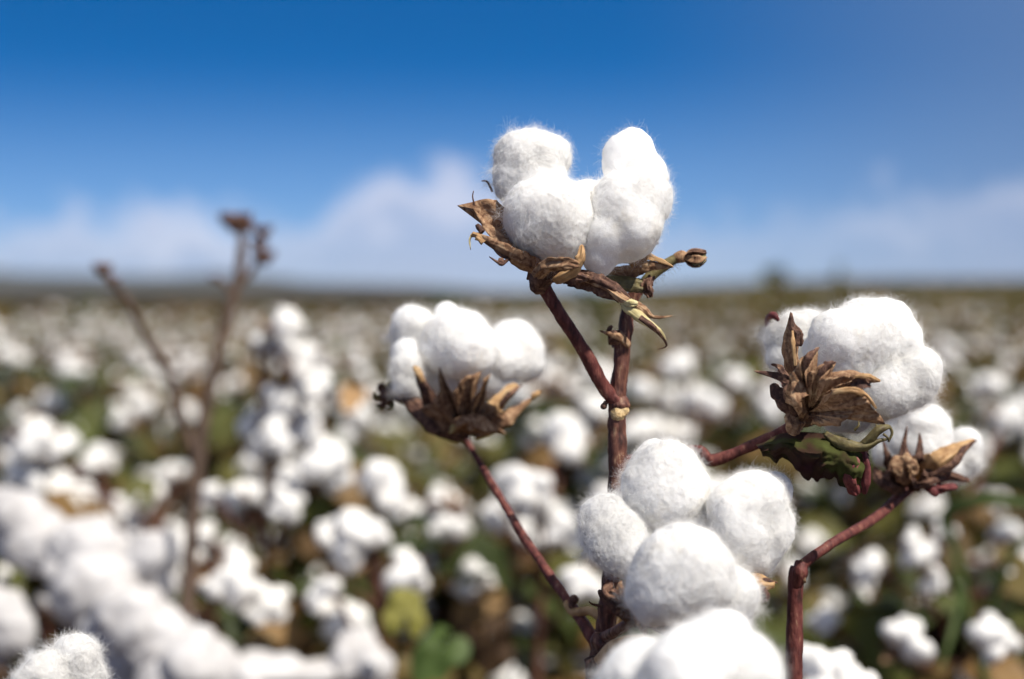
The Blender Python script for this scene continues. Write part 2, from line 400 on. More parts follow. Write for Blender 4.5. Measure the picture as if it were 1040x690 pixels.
def fibre_material():
    m, nt, N, L, b = mat('cotton_fibre'); N.remove(b)
    d = N.new('ShaderNodeBsdfDiffuse'); t = N.new('ShaderNodeBsdfTranslucent'); mx = N.new('ShaderNodeMixShader')
    for s in (d, t): s.inputs['Color'].default_value = (0.90, 0.895, 0.88, 1)
    mx.inputs[0].default_value = 0.5; L.new(d.outputs[0], mx.inputs[1]); L.new(t.outputs[0], mx.inputs[2]); L.new(mx.outputs[0], N['Material Output'].inputs['Surface'])
    return m
FIBRE = fibre_material()
BUR = noisy('dry_bur', [(0.30, (0.045, 0.021, 0.014)), (0.42, (0.20, 0.105, 0.058)), (0.55, (0.36, 0.22, 0.125)), (0.70, (0.54, 0.38, 0.235))], 260, 6, 0.75, 0.6, 520, trans=0.12, dist=1.0)
BUR_DARK = noisy('dark_bur', [(0.3, (0.022, 0.012, 0.010)), (0.50, (0.10, 0.050, 0.036)), (0.70, (0.26, 0.15, 0.095))], 260, 6, 0.75, 0.6, 520, trans=0.06, dist=1.0)
BUR_GOLD = noisy('golden_carpel', [(0.3, (0.22, 0.11, 0.045)), (0.5, (0.50, 0.31, 0.15)), (0.72, (0.64, 0.46, 0.26))], 120, 5, 0.6, 0.4, 400, trans=0.18)
PALE = noisy('pale_bract', [(0.3, (0.30, 0.22, 0.09)), (0.5, (0.58, 0.50, 0.25)), (0.75, (0.70, 0.62, 0.38))], 140, 4, 0.7, 0.3, 400, trans=0.2)
STEM_RED = noisy('red_stem', [(0.32, (0.036, 0.012, 0.010)), (0.47, (0.105, 0.028, 0.024)), (0.60, (0.16, 0.052, 0.040)), (0.70, (0.30, 0.17, 0.11))], 300, 6, 0.62, 0.7, 700, stretch=(1, 1, 0.35), spec=0.28)
STEM_BROWN = noisy('brown_stem', [(0.33, (0.028, 0.012, 0.009)), (0.46, (0.085, 0.030, 0.022)), (0.57, (0.15, 0.062, 0.040)), (0.68, (0.36, 0.23, 0.14))], 330, 7, 0.6, 0.7, 560, stretch=(1, 1, 0.3), spec=0.35)
TWIG = noisy('green_twig', [(0.30, (0.05, 0.03, 0.015)), (0.48, (0.12, 0.10, 0.04)), (0.65, (0.19, 0.15, 0.06))], 200, 6, 0.6, 0.5, 500, spec=0.35)
SCAR = noisy('leaf_scar', [(0.35, (0.22, 0.12, 0.05)), (0.52, (0.50, 0.36, 0.18)), (0.7, (0.62, 0.48, 0.28))], 300, 5, 0.8, 0.8, 700)
STALK = noisy('dead_stalk', [(0.3, (0.05, 0.032, 0.022)), (0.6, (0.14, 0.095, 0.07))], 60, 4, 0.8)
PLANTSTEM = noisy('field_stem', [(0.3, (0.05, 0.018, 0.014)), (0.6, (0.14, 0.06, 0.04))], 40, 3, 0.7)
SOIL = noisy('soil', [(0.3, (0.035, 0.024, 0.016)), (0.7, (0.10, 0.07, 0.046))], 3.0, 8, 0.95)
SCRUB = noisy('scrub_hill', [(0.35, (0.020, 0.026, 0.018)), (0.55, (0.036, 0.038, 0.026)), (0.7, (0.07, 0.06, 0.042))], 0.006, 8, 0.95)
def leaf_material(name, stops, trans=0.3):
    m, nt, N, L, b = mat(name)
    g = N.new('ShaderNodeNewGeometry'); r = ramp(N, stops); r.color_ramp.interpolation = 'LINEAR'
    L.new(g.outputs['Random Per Island'], r.inputs[0]); L.new(r.outputs[0], b.inputs['Base Color'])
    b.inputs['Roughness'].default_value = 0.6; b.inputs['Specular IOR Level'].default_value = 0.3
    t = N.new('ShaderNodeBsdfTranslucent'); L.new(r.outputs[0], t.inputs['Color'])
    mx = N.new('ShaderNodeMixShader'); mx.inputs[0].default_value = trans
    L.new(b.outputs[0], mx.inputs[1]); L.new(t.outputs[0], mx.inputs[2]); L.new(mx.outputs[0], N['Material Output'].inputs['Surface'])
    return m
LEAF = leaf_material('cotton_leaf', [(0.0, (0.035, 0.050, 0.014)), (0.30, (0.085, 0.100, 0.022)), (0.52, (0.13, 0.118, 0.030)), (0.62, (0.14, 0.085, 0.030)), (0.86, (0.28, 0.165, 0.060)), (1.0, (0.05, 0.027, 0.015))])
LEAF_GREEN = leaf_material('green_leaf', [(0.0, (0.03, 0.055, 0.014)), (0.6, (0.07, 0.11, 0.025)), (1.0, (0.13, 0.15, 0.035))])
LEAF_DRY = leaf_material('dry_stubble', [(0, (.05, .038, .022)), (.6, (.085, .062, .034)), (1, (.13, .09, .045))])
LEAF_YELLOW = leaf_material('yellow_leaf', [(0.0, (0.16, 0.17, 0.03)), (1.0, (0.25, 0.22, 0.05))])
def hero_leaf_material():
    m, nt, N, L, b = mat('purple_green_leaf')
    tc = N.new('ShaderNodeTexCoord')
    nz = N.new('ShaderNodeTexNoise'); nz.inputs['Scale'].default_value = 70; nz.inputs['Detail'].default_value = 5; L.new(tc.outputs['Object'], nz.inputs['Vector'])
    r = ramp(N, [(0.30, (0.038, 0.014, 0.016)), (0.48, (0.050, 0.028, 0.018)), (0.60, (0.055, 0.058, 0.018)), (0.80, (0.10, 0.12, 0.034))])
    L.new(nz.outputs['Fac'], r.inputs[0]); L.new(r.outputs[0], b.inputs['Base Color']); b.inputs['Roughness'].default_value = 0.85; b.inputs['Specular IOR Level'].default_value = 0.1
    t = N.new('ShaderNodeBsdfTranslucent'); L.new(r.outputs[0], t.inputs['Color'])
    mx = N.new('ShaderNodeMixShader'); mx.inputs[0].default_value = 0.3
    L.new(b.outputs[0], mx.inputs[1]); L.new(t.outputs[0], mx.inputs[2]); L.new(mx.outputs[0], N['Material Output'].inputs['Surface'])
    return m
LEAF_HERO = hero_leaf_material()
LEAF_RED = noisy('dried_red_leaf', [(0.3, (0.06, 0.015, 0.018)), (0.5, (0.20, 0.055, 0.055)), (0.72, (0.36, 0.17, 0.12))], 140, 5, 0.6, 0.4, 400, trans=0.25)
BLADE = noisy('grass_blade', [(0.3, (0.05, 0.08, 0.02)), (0.7, (0.10, 0.14, 0.04))], 20, 3, 0.6, trans=0.3)

# ------------------------------------------------------------------ the setting: ground, hills
def terrain(x, y):
    """the land climbs gently away on the right"""
    a = np.clip((x/np.maximum(y, 1)+0.02)/0.26, 0, 1); a = a*a*(3-2*a)
    return 0.0105*np.clip(y-12, 0, 230)*a*np.clip((y-8)/10, 0, 1)
def ground():
    mb = MB(); n = 240
    xs = np.sign(np.linspace(-1, 1, n))*np.abs(np.linspace(-1, 1, n))**4*9000
    X, Y = np.meshgrid(xs, xs+0.0)
    Z = 0.02*noise(np.stack((X*3, Y*3, 0*X), -1)) + terrain(X, Y)
    V = np.stack((X, Y+3000*np.clip(0, 0, 1), Z), -1).reshape(-1, 3)
    i = np.arange(n-1)[:, None]*n; j = np.arange(n-1)[None]
    mb.add(V, np.stack((i+j, i+j+1, i+n+j+1, i+n+j), -1).reshape(-1, 4))
    return tag(mb.build('ground', SOIL), kind='structure')
ground()
def hills():
    mb = MB(); nx, ny = 220, 14
    xs = np.linspace(-3200, 3200, nx); ys = np.linspace(3200, 4600, ny)
    X, Y = np.meshgrid(xs, ys)
    a = X/Y
    prof = 46*np.clip((-0.02-a)/0.30, 0, 1)**0.6 + 26*np.exp(-((a+0.185)/0.07)**2)*0.12 + 6.0
    prof = prof + 9*np.clip((a-0.25)/0.2, 0, 1)
    Z = prof*np.sin(np.clip((Y-3200)/1400, 0, 1)*math.pi)**0.7*(1+0.25*fbm(np.stack((X*0.004, Y*0.004, 0*X), -1), 4, 3)) - 0.5
    i = np.arange(ny-1)[:, None]*nx; j = np.arange(nx-1)[None]
    mb.add(np.stack((X, Y, Z), -1).reshape(-1, 3), np.stack((i+j, i+j+1, i+nx+j+1, i+nx+j), -1).reshape(-1, 4))
    return tag(mb.build('hills', SCRUB), kind='structure')
hills()

# ------------------------------------------------------------------ field bolls (generic, three variants)
rng = np.random.default_rng(11)
def bur_shape(seed, sides=5):
    mb = MB(); r = np.random.default_rng(seed)
    for k in range(sides):
        a = 2*math.pi*k/sides + r.uniform(-.25, .25); o = np.array((math.cos(a), math.sin(a), 0)); z = np.array((0, 0, 1.0))
        L = r.uniform(0.8, 1.15)
        strip(mb, [z*-0.002, o*0.016*L+z*0.001, o*0.030*L+z*0.012, o*0.040*L+z*0.024], [0.012, 0.021, 0.014, 0.001], facing=-z+o*0.5, cup=0.3, n=7, m=4, mat=0, seed=int(seed*7+k))
    for k in range(6):
        a = 2*math.pi*(k+.5)/6 + r.uniform(-.3, .3); o = np.array((math.cos(a), math.sin(a), 0)); z = np.array((0, 0, 1.0))
        strip(mb, [z*-0.004, o*0.018-z*0.002, o*0.032+z*r.uniform(-.004, .012), o*0.044+z*r.uniform(0, .02)], [0.010, 0.013, 0.006, 0.001], facing=-z+o*0.4, cup=0.2, n=6, m=3, mat=1, seed=int(seed*9+k))
    return mb
def lint_lobes(seed, nl=4, hang=0.0):
    r = np.random.default_rng(seed); out = []
    for k in range(nl):
        if r.random() < .12 and k: continue
        a = 2*math.pi*k/nl + r.uniform(-.3, .3); o = np.array((math.cos(a), math.sin(a), 0)); s = r.uniform(.66, 1.15)
        c = o*0.017 + np.array((0, 0, 0.022)); t = np.array((-o[1], o[0], 0))*r.uniform(-1, 1)
        lb = [(*c, 0.022*s), (*(c + o*0.012 + t*.008 + np.array((0, 0, r.uniform(-.004, .014)))), 0.018*s), (*(c - o*0.004 + np.array((0, 0, 0.020*s))), 0.016*s), (*(c + o*0.016 - t*.010 + np.array((0, 0, r.uniform(-.012, .006)))), 0.013*s)]
        if hang: lb.append((*(c + o*0.024*hang - np.array((0, 0, 0.02*hang))), 0.017*s))
        out.append(lb)
    return out
VAR = []
for v in range(4):
    bur = bur_shape(30+v).mesh('boll', [BUR, BUR_DARK])
    locks = []
    for k, lb in enumerate(lint_lobes(50+v, 4 if v != 2 else 5, 0.0 if v < 2 else 0.7)):
        mb = MB(); blob(mb, lb, 3, 1.0, seed=v*10+k); locks.append(mb.mesh('lock', [LINT_FIELD]))
    one = MB(); one.merge(bur_shape(30+v))
    for k, lb in enumerate(lint_lobes(50+v, 4 if v != 2 else 5, 0.0 if v < 2 else 0.7)): blob(one, lb, 2, 1.0, seed=v*10+k, mat=2)
    low = MB()
    for k, lb in enumerate(lint_lobes(50+v, 3, 0.0)): blob(low, lb[:3], 1, 0.0, seed=v*10+k, mat=2)
    o = np.array((0, 0, 1.0))
    for k in range(3):
        a = k*2.1; h = np.array((math.cos(a), math.sin(a), 0))
        strip(low, [0*h, h*0.03, h*0.042+o*0.02], [0.015, 0.02, 0.001], facing=-o, n=3, m=3, mat=0, seed=k)
    VAR.append(dict(bur=bur, locks=locks, one=one.mesh('boll', [BUR, BUR_DARK, LINT_FIELD]), low=low))

def put(name, me, parent, M):
    o = bpy.data.objects.new(name, me); C.objects.link(o); o.parent = parent; o.matrix_local = Matrix(M.tolist()); return o
def put_boll(root, M, v, level):
    V = VAR[v]
    if level == 0:
        b = put('boll', V['bur'], root, M)
        for lk in V['locks']: put('lock', lk, b, np.eye(4))
        return b
    return put('boll', V['one'], root, M)

# ------------------------------------------------------------------ field plants
def gen_plant(seed, H=0.86, nb=14, nl=46, spread=0.2, topheavy=0.6):
    r = np.random.default_rng(seed)
    stem, leaves, bolls = MB(), MB(), []
    z = np.linspace(0, H, 7); px = np.cumsum(r.normal(0, .008, 7)); py = np.cumsum(r.normal(0, .008, 7))
    sp = np.stack((px-px[0], py-py[0], z), -1)
    tube(stem, sp, [0.007, 0.006, 0.005, 0.004, 0.0025], n=12, sides=5)
    def at(t): return np.array([np.interp(t*H, z, sp[:, k]) for k in range(3)])
    az = r.uniform(0, 6)
    for k in range(nb):
        t = 0.22 + 0.78*((k+r.uniform(0, 1))/nb)**topheavy; t = min(t, 0.985)
        az += 2.4 + r.uniform(-.4, .4); o = np.array((math.cos(az), math.sin(az), 0))
        L = spread*r.uniform(0.35, 1.15)*(1.15-0.75*t)
        a = at(t); b = a + o*L*0.5 + np.array((0, 0, 0.03)); c = a + o*L + np.array((0, 0, r.uniform(0.0, .06)))
        tube(stem, [a, b, c], [0.003, 0.0025, 0.002], n=5, sides=4)
        ax = unit(o*r.uniform(.1, .9) + np.array((0, 0, r.uniform(.25, 1))))
        bolls.append((c, ax, r.uniform(0, 6), r.uniform(.42, .80), int(r.integers(0, 4))))
    for k in range(16):                                                     # bare brown twigs and old petioles
        t = r.uniform(.45, .98); a = at(t); az2 = r.uniform(0, 6.28); o = np.array((math.cos(az2), math.sin(az2), 0)); L = spread*r.uniform(.3, .9)*(1.2-.6*t)
        tube(stem, [a, a+o*L*.6+np.array((0, 0, .02)), a+o*L+np.array((0, 0, r.uniform(.01, .09)))], [.002, .0016, .001], n=5, sides=4)
    for k in range(int(nl*1.55)):
        t = (0.15 + 0.8*r.random()) if k % 4 else r.uniform(.72, .99); a = at(t); az2 = r.uniform(0, 6.28); o = np.array((math.cos(az2), math.sin(az2), 0))
        c = a + o*spread*r.uniform(.2, 1.25)*(1.2-0.75*t) + np.array((0, 0, r.uniform(-.05, .03)))
        leafshape(leaves, frame(unit(o*r.uniform(-.2, 1)+np.array((0, 0, r.uniform(.1, 1)))), az2+r.normal(0, .6), c), r.uniform(.02, .056), seed=k)
    return stem, leaves, bolls
def detailed_proto(level, *a, **k):
    stem, leaves, bolls = gen_plant(*a, **k)
    root = empty('cotton_plant', (0, 0, -50))
    put('stem', stem.mesh('stem', [PLANTSTEM]), root, np.eye(4))
    put('foliage', leaves.mesh('foliage', [LEAF]), root, np.eye(4))
    for (c, ax, sp, s, v) in bolls: put_boll(root, frame(ax, sp, c, s), v, level)
    return root
def far_mesh(*a, **k):
    stem, leaves, bolls = gen_plant(*a, **k); mb = MB(); mb.merge(stem); mb.merge(leaves, mats=[1])
    for (c, ax, sp, s, v) in bolls: mb.merge(VAR[v]['low'], frame(ax, sp, c, s*1.0), mats=[2, 2, 3])
    return mb.mesh('cotton_plant', [PLANTSTEM, LEAF, BUR, LINT_FIELD])
LOOK = [('heavily laden', dict(seed=1, H=.78, nb=32, nl=90, spread=.22)), ('broad well laden', dict(seed=2, H=.75, nb=28, nl=120, spread=.26)),
        ('narrow upright', dict(seed=3, H=.82, nb=24, nl=90, spread=.17)), ('brown leafy', dict(seed=4, H=.77, nb=14, nl=150, spread=.24)),
        ('sparse', dict(seed=5, H=.79, nb=9, nl=130, spread=.23)), ('low and wide', dict(seed=6, H=.70, nb=25, nl=120, spread=.28))]
NEAR = [detailed_proto(0, **k) for _, k in LOOK]
MID = [detailed_proto(1, **k) for _, k in LOOK]
FAR = [far_mesh(**dict(k, topheavy=.5)) for _, k in LOOK]

ZONES = [(110, 'at the left photo edge'), (235, 'left of the tall bare stalk'), (385, 'right of the tall bare stalk'), (560, 'behind the sharp left boll'),
         (665, 'behind the central red stem'), (790, 'right of the central red stem'), (960, 'behind the sharp right boll'), (5000, 'at the right photo edge')]
ORD = ['first', 'second', 'third', 'fourth', 'fifth', 'sixth', 'seventh', 'eighth', 'ninth', 'tenth', 'eleventh', 'twelfth', 'thirteenth', 'fourteenth']
rf = np.random.default_rng(5)
ROWS = [1.62 + 0.74*k for k in range(14)]
count = 0; used = {}
for ri, D in enumerate(ROWS):
    half = D*0.36*1.13 + 0.18
    x = -half + rf.uniform(0, .1)
    while x < half:
        d = D + rf.normal(0, .10); xx = x + rf.normal(0, .03); x += 0.235 + 0.02*min(ri, 6)
        frac = xx/(0.36*D)
        wts = np.array([.32, .22, .16, .12, .06, .12]) if frac < 0.15 else np.array([.04, .07, .09, .36, .36, .08])
        pi = int(rf.choice(6, p=wts/wts.sum()))
        s = rf.uniform(.93, 1.06)*(1.0 if D > 2.2 else 0.97); H = LOOK[pi][1]['H']*s
        if H > 0.86: s *= 0.86/H
        rot = rf.uniform(0, 6.28)
        if D < 2.0: ob = copy_tree(NEAR[pi])
        elif D < 4.9: ob = copy_tree(MID[pi])
        else: ob = bpy.data.objects.new('cotton_plant', FAR[pi]); C.objects.link(ob)
        ob.location = (xx, d, 0); ob.rotation_euler = (0, 0, rot); ob.scale = (s, s, s)
        px = 520 + FPX*xx/d
        zone = next(z for lim, z in ZONES if px < lim)
        lab = f"{LOOK[pi][0]} cotton plant in {ORD[ri]} blurred row, {zone}"
        tag(ob, lab, 'cotton plant', 'blurred cotton plants in the field behind')
        used.setdefault(lab, []).append((px, ob)); count += 1
for lab, lst in used.items():
    if len(lst) > 1 and len(lst) <= 3:
        lst.sort(key=lambda t: t[0]); words = ['left', 'right'] if len(lst) == 2 else ['left', 'middle', 'right']
        for wd, (_, ob) in zip(words, lst): ob['label'] = f"{wd}most {lab}".replace('middlemost', 'middle')
print('field plants', count)
for pr in NEAR + MID:
    for ch in list(pr.children):
        for g in list(ch.children): bpy.data.objects.remove(g)
        bpy.data.objects.remove(ch)
    bpy.data.objects.remove(pr)

# beyond the counted plants: the rest of the crop as one mass
def far_crop():
    mb = MB(); r = np.random.default_rng(8)
    iv, jf = ico(1)
    def blobs(cent, rad, mt):
        n = len(cent); V = cent[:, None] + rad[:, None, None]*iv[None]
        mb.add(V.reshape(-1, 3), (jf[None] + (np.arange(n)*len(iv))[:, None, None]).reshape(-1, 3), mt)
    def leaves(cent, rad, mt):
        n = len(cent); a = unit(r.normal(size=(n, 3))); b = unit(np.cross(a, r.normal(size=(n, 3))))
        V = np.stack((cent-a*rad[:, None], cent-b*rad[:, None]*.7, cent+a*rad[:, None], cent+b*rad[:, None]*.7), 1)
        mb.add(V.reshape(-1, 3), np.arange(n*4).reshape(-1, 4), mt)
    for (d0, d1, npl, nb, nlf, sz) in ((.9, 12, 420, 12, 60, 1.0), (11.9, 24, 1700, 5, 50, 1.0), (24, 60, 4200, 2, 32, 1.5), (60, 240, 9000, 1, 14, 2.6)):
        u = r.random(npl); d = np.sqrt(d0**2 + u*(d1**2-d0**2)); d = d0 + np.round((d-d0)/0.74)*0.74 if d1 < 30 else d
        x = (r.random(npl)*2-1)*(d*0.42+0.5)
        if d0 < 1: x = np.sign(x)*(d*(.44+.55*r.random(npl))+.35)                 # the field goes on to both sides of the view
        H = 0.78 + r.normal(0, .05, npl) + terrain(x, d)
        c = np.stack((x, d, H), -1)
        b = np.repeat(c, nb, 0); n = len(b); b = b + np.stack((r.normal(0, .11*sz, n), r.normal(0, .11*sz, n), -.05-np.abs(r.normal(0.02, .13, n))), -1)
        rad = r.uniform(.02, .034, n)*sz**0.5
        a = b[:, 0]/b[:, 1]; keep = b[:, 1] < 15 + 150*np.clip((a+.06)/.22, 0, 1) + r.normal(0, 1.5, n)   # the white crop ends sooner at the left
        blobs(b[keep], rad[keep], 1)
        l = np.repeat(c, nlf, 0); n = len(l); l = l + np.stack((r.normal(0, .13*sz, n), r.normal(0, .13*sz, n), -np.abs(r.normal(0.02, .2, n))), -1)
        a = l[:, 0]/l[:, 1]; dry = l[:, 1] > 15 + 150*np.clip((a+.06)/.22, 0, 1) + r.normal(0, 1.5, n); rl = r.uniform(.03, .055, n)*sz**0.7
        leaves(l[~dry], rl[~dry], 0); leaves(l[dry], rl[dry], 2)
    ob = mb.build('distant_cotton_crop', [LEAF, LINT_FIELD, LEAF_DRY])
    return tag(ob, 'far blurred mass of white flecked cotton crop reaching the horizon', 'cotton crop', kind='stuff')
far_crop()

# ------------------------------------------------------------------ hand placed plants of the blurred middle ground
def placed_plant(label, bolls, base, top, leaves=(), nl=26, seed=0, group=None, level=0, leafspread=.10, leafz=(0.35, 0.8)):
    """bolls: (px, py, depth, radius in px, axis); base: (x px, depth) of the stem on the ground; top: (px, py, depth) of the stem tip"""
    K = 1.2; bolls = [(x, y, d*K, q, ax) for (x, y, d, q, ax) in bolls]; leaves = [(x, y, d*K, q, f, mt) for (x, y, d, q, f, mt) in leaves]; base = (base[0], base[1]*K); top = (top[0], top[1], top[2]*K)
    r = np.random.default_rng(seed)
    b = P(base[0], 345, base[1]); b[2] = 0.0; root = empty('cotton_plant', b)
    tag(root, label, 'cotton plant', group)
    t = P(*top); st = MB(); pts = [b, b*.6+t*.4+r.normal(0, .008, 3), b*.3+t*.7+r.normal(0, .006, 3), t]
    tube(st, pts, [.008, .006, .005, .0025], n=24, sides=8, rough=.08)
    sp = resample(pts, 24)
    for (px, py, d, rp, ax) in bolls:
        c = P(px, py, d); s = S(rp, d)/0.052; ax = unit(ax); basep = c - ax*0.024*s
        k = int(np.argmin(np.abs(sp[:, 2]-(basep[2]-0.05-r.uniform(0, .03))))); a = sp[k]
        tube(st, [a, a*.5+basep*.5+np.array((0, 0, -.012)), basep-ax*.004], [.0032, .0027, .003], n=10, sides=6)
        put_boll(root, frame(ax, r.uniform(0, 6), basep-b, s), int(r.integers(0, 4)), level)
    st.build('stem', PLANTSTEM, root, pw=b)
    lf = MB()
    for k in range(nl):
        q = sp[int(r.uniform(leafz[0], leafz[1])*23)] + np.array((r.normal(0, leafspread), r.normal(0, leafspread*.6), r.normal(0, .03)))
        leafshape(lf, frame(r.normal(0, .6, 3)+np.array((0, -.3, .6)), r.uniform(0, 6), q), r.uniform(.02, .045), rings=2, crumple=.3, seed=k)
    if nl: lf.build('foliage', LEAF, root, pw=b)
    for (px, py, d, rp, fz, mt) in leaves:
        m2 = MB(); q = P(px, py, d); leafshape(m2, frame(fz, r.uniform(0, 6), q), S(rp, d), rings=3, crumple=.25, seed=int(px), n=25)
        m2.build('leaf', mt, root, origin=q, pw=b)
    return root
UP = (0, 0, 1)
placed_plant('blurred tall cotton plant with a column of bolls just right of the bare stalk',
    [(284, 328, 1.25, 30, (.4, -.2, 1)), (268, 348, 1.27, 18, (-.6, -.3, .5)), (300, 366, 1.25, 32, (.7, -.3, .6)), (322, 396, 1.24, 24, (.8, -.3, .3)), (288, 408, 1.26, 30, (-.1, -.6, .4)), (316, 436, 1.27, 28, (.6, -.5, .2)), (338, 470, 1.22, 36, (.7, -.3, .3)), (276, 452, 1.25, 32, (-.4, -.6, .5)), (308, 486, 1.24, 30, (.2, -.6, .3)), (256, 432, 1.3, 22, (-.7, -.2, .5)),
     (212, 505, 1.25, 22, (-.6, -.4, .4)), (205, 545, 1.25, 20, (-.6, -.4, .4)), (290, 512, 1.2, 25, (.2, -.7, .5))],
    (262, 1.27), (262, 350, 1.26), nl=22, seed=21)
placed_plant('blurred cotton plant with bright boll cluster below left of the sharp left boll',
    [(395, 495, 1.12, 36, (.5, -.4, .7)), (365, 552, 1.1, 40, (-.3, -.7, .2)), (418, 580, 1.1, 30, (.6, -.5, .2)), (330, 605, 1.1, 28, (-.6, -.5, .3)), (330, 545, 1.15, 24, (-.6, -.3, .5))],
    (380, 1.15), (385, 500, 1.14), leaves=[(412, 622, 1.02, 30, (.2, -.8, .5), LEAF_YELLOW), (445, 662, 1.0, 36, (-.1, -.7, .6), LEAF_GREEN), (358, 402, 1.3, 18, (.3, -.8, .4), BUR_GOLD)], nl=18, seed=22)
placed_plant('blurred cotton plant with two bolls in front of the tall bare stalk foot',
    [(232, 585, 1.1, 38, (.3, -.6, .5)), (190, 575, 1.14, 22, (-.5, -.5, .5)), (150, 505, 1.3, 22, (-.3, -.4, .6)), (60, 450, 1.5, 24, (.1, -.3, 1)), (100, 470, 1.5, 24, (.4, -.3, 1))],
    (180, 1.2), (195, 520, 1.2), nl=22, seed=23)
def rope_plant():
    b = P(110, 345, 1.22*1.15); b[2] = 0; root = empty('cotton_plant', b)
    tag(root, 'blurred cotton plant at lower left with long drooping ropes of lint', 'cotton plant')
    st = MB(); t = P(60, 555, 1.2*1.15); pts = [b, b*.5+t*.5+np.array((.02, 0, 0)), b*.2+t*.8, t]; tube(st, pts, [.008, .006, .005, .003], n=24, sides=8, rough=.1); sp = resample(pts, 24)
    r = np.random.default_rng(4)
    for k, (chain, bp) in enumerate((
        ([(-20, 508, 1.2, 36), (18, 520, 1.19, 40), (50, 545, 1.18, 40), (78, 572, 1.17, 40), (100, 600, 1.16, 42), (60, 575, 1.17, 32), (20, 552, 1.19, 30)], (62, 590)),
        ([(112, 562, 1.19, 28), (140, 566, 1.18, 33), (160, 578, 1.18, 26), (128, 586, 1.17, 30)], (120, 610)),
        ([(105, 605, 1.15, 42), (135, 625, 1.14, 44), (165, 645, 1.13, 44), (130, 660, 1.13, 38), (195, 668, 1.12, 40), (110, 640, 1.14, 30)], (150, 690)),
        ([(215, 678, 1.12, 36), (250, 690, 1.12, 34), (290, 690, 1.12, 32), (325, 684, 1.13, 27), (180, 690, 1.12, 40)], (255, 720)),
        ([(352, 672, 1.14, 26), (378, 672, 1.14, 24), (392, 690, 1.14, 22)], (370, 705)),
        ([(-5, 625, 1.16, 34), (10, 652, 1.16, 32), (-15, 660, 1.16, 30)], (0, 690)),
        ([(40, 610, 1.3, 18), (55, 618, 1.3, 16)], (46, 632)))):
        chain = [(x, y, d_*1.15, q) for (x, y, d_, q) in chain]; og = P(*bp, chain[0][2]); a = sp[int(np.argmin(np.abs(sp[:, 2]-og[2]+.04)))]
        tube(st, [a, a*.5+og*.5-np.array((0, 0, .01)), og], [.003, .0026, .003], n=10, sides=6)
        bur = MB()
        for q in range(6):
            an = q*1.05+k; o = np.array((math.cos(an), math.sin(an), 0)); strip(bur, [og, og+o*.02+np.array((0, 0, .004)), og+o*.03+np.array((0, 0, .018))], [.010, .018, .002], facing=o*.5-np.array((0, 0, 1)), n=8, m=5, seed=q, mat=q % 2)
        bo = bur.build('boll', [BUR, BUR_DARK], root, origin=og, pw=b)
        n_half = (len(chain)+1)//2
        for part in ((chain[:n_half+1], chain[n_half:]) if len(chain) > 4 else (chain,)):
            mb = MB(); c = blob(mb, [(*P(x+r.normal(0, 7), y+r.normal(0, 7), d+r.normal(0, .012)), S(rr*r.uniform(.5, .95), d)) for (x, y, d, rr) in part for _ in (0, 1)], 5, 2.0, seed=k*7+len(part), k=9); mb.build('lock', LINT_SHADED, bo, origin=c, pw=og)
    st.build('stem', PLANTSTEM, root, pw=b)
    lf = MB()
    for k in range(16):
        q = sp[int(r.uniform(.3, .6)*23)] + np.array((r.normal(0, .09), r.normal(0, .05), r.normal(0, .03))); leafshape(lf, frame(r.normal(0, .6, 3)+np.array((0, -.3, .6)), r.uniform(0, 6), q), r.uniform(.02, .045), rings=2, crumple=.3, seed=k)
    lf.build('foliage', LEAF, root, pw=b)
rope_plant()
placed_plant('blurred cotton plant with pale bolls between the left branch and central stem',
    [(535, 490, 1.2, 40, (-.2, -.5, .7)), (580, 448, 1.35, 36, (.3, -.4, .8)), (562, 532, 1.2, 28, (.4, -.5, .4)), (500, 520, 1.25, 24, (-.6, -.4, .4)), (590, 595, 1.15, 28, (.4, -.5, .4))],
    (555, 1.3), (560, 470, 1.3), nl=26, seed=25)
placed_plant('shaded cotton plant with hanging grey bolls below the right boll',
    [(925, 560, 1.15, 28, (-.2, -.6, -.3)), (962, 545, 1.15, 20, (.6, -.3, .1)), (945, 590, 1.15, 20, (.3, -.6, -.3)), (918, 655, 1.02, 34, (0, -.7, .4)), (1010, 650, 1.02, 34, (.5, -.6, .3)), (835, 630, 1.2, 20, (-.5, -.5, .5)), (1022, 420, 1.5, 24, (.2, -.3, 1)), (880, 600, 1.25, 16, (-.5, -.5, .4))],
    (950, 1.2), (955, 530, 1.2), nl=46, seed=26)
placed_plant('cotton plant whose blurred white boll sits right of the lower right stem',
    [(838, 684, .80, 44, (.1, -.4, .9)), (870, 700, .82, 34, (.5, -.4, .7))], (845, .85), (845, 690, .84), nl=6, seed=27, leafz=(.5, .8))
placed_plant('blurred cotton plant with pale bolls between central stem and right boll',
    [(690, 372, 1.9, 24, (0, -.3, 1)), (715, 412, 1.8, 28, (.3, -.3, .9)), (655, 395, 1.9, 20, (-.4, -.3, .8)), (745, 385, 2.0, 18, (.4, -.2, .8))],
    (700, 1.95), (700, 380, 1.95), nl=40, seed=28, leafspread=.14)

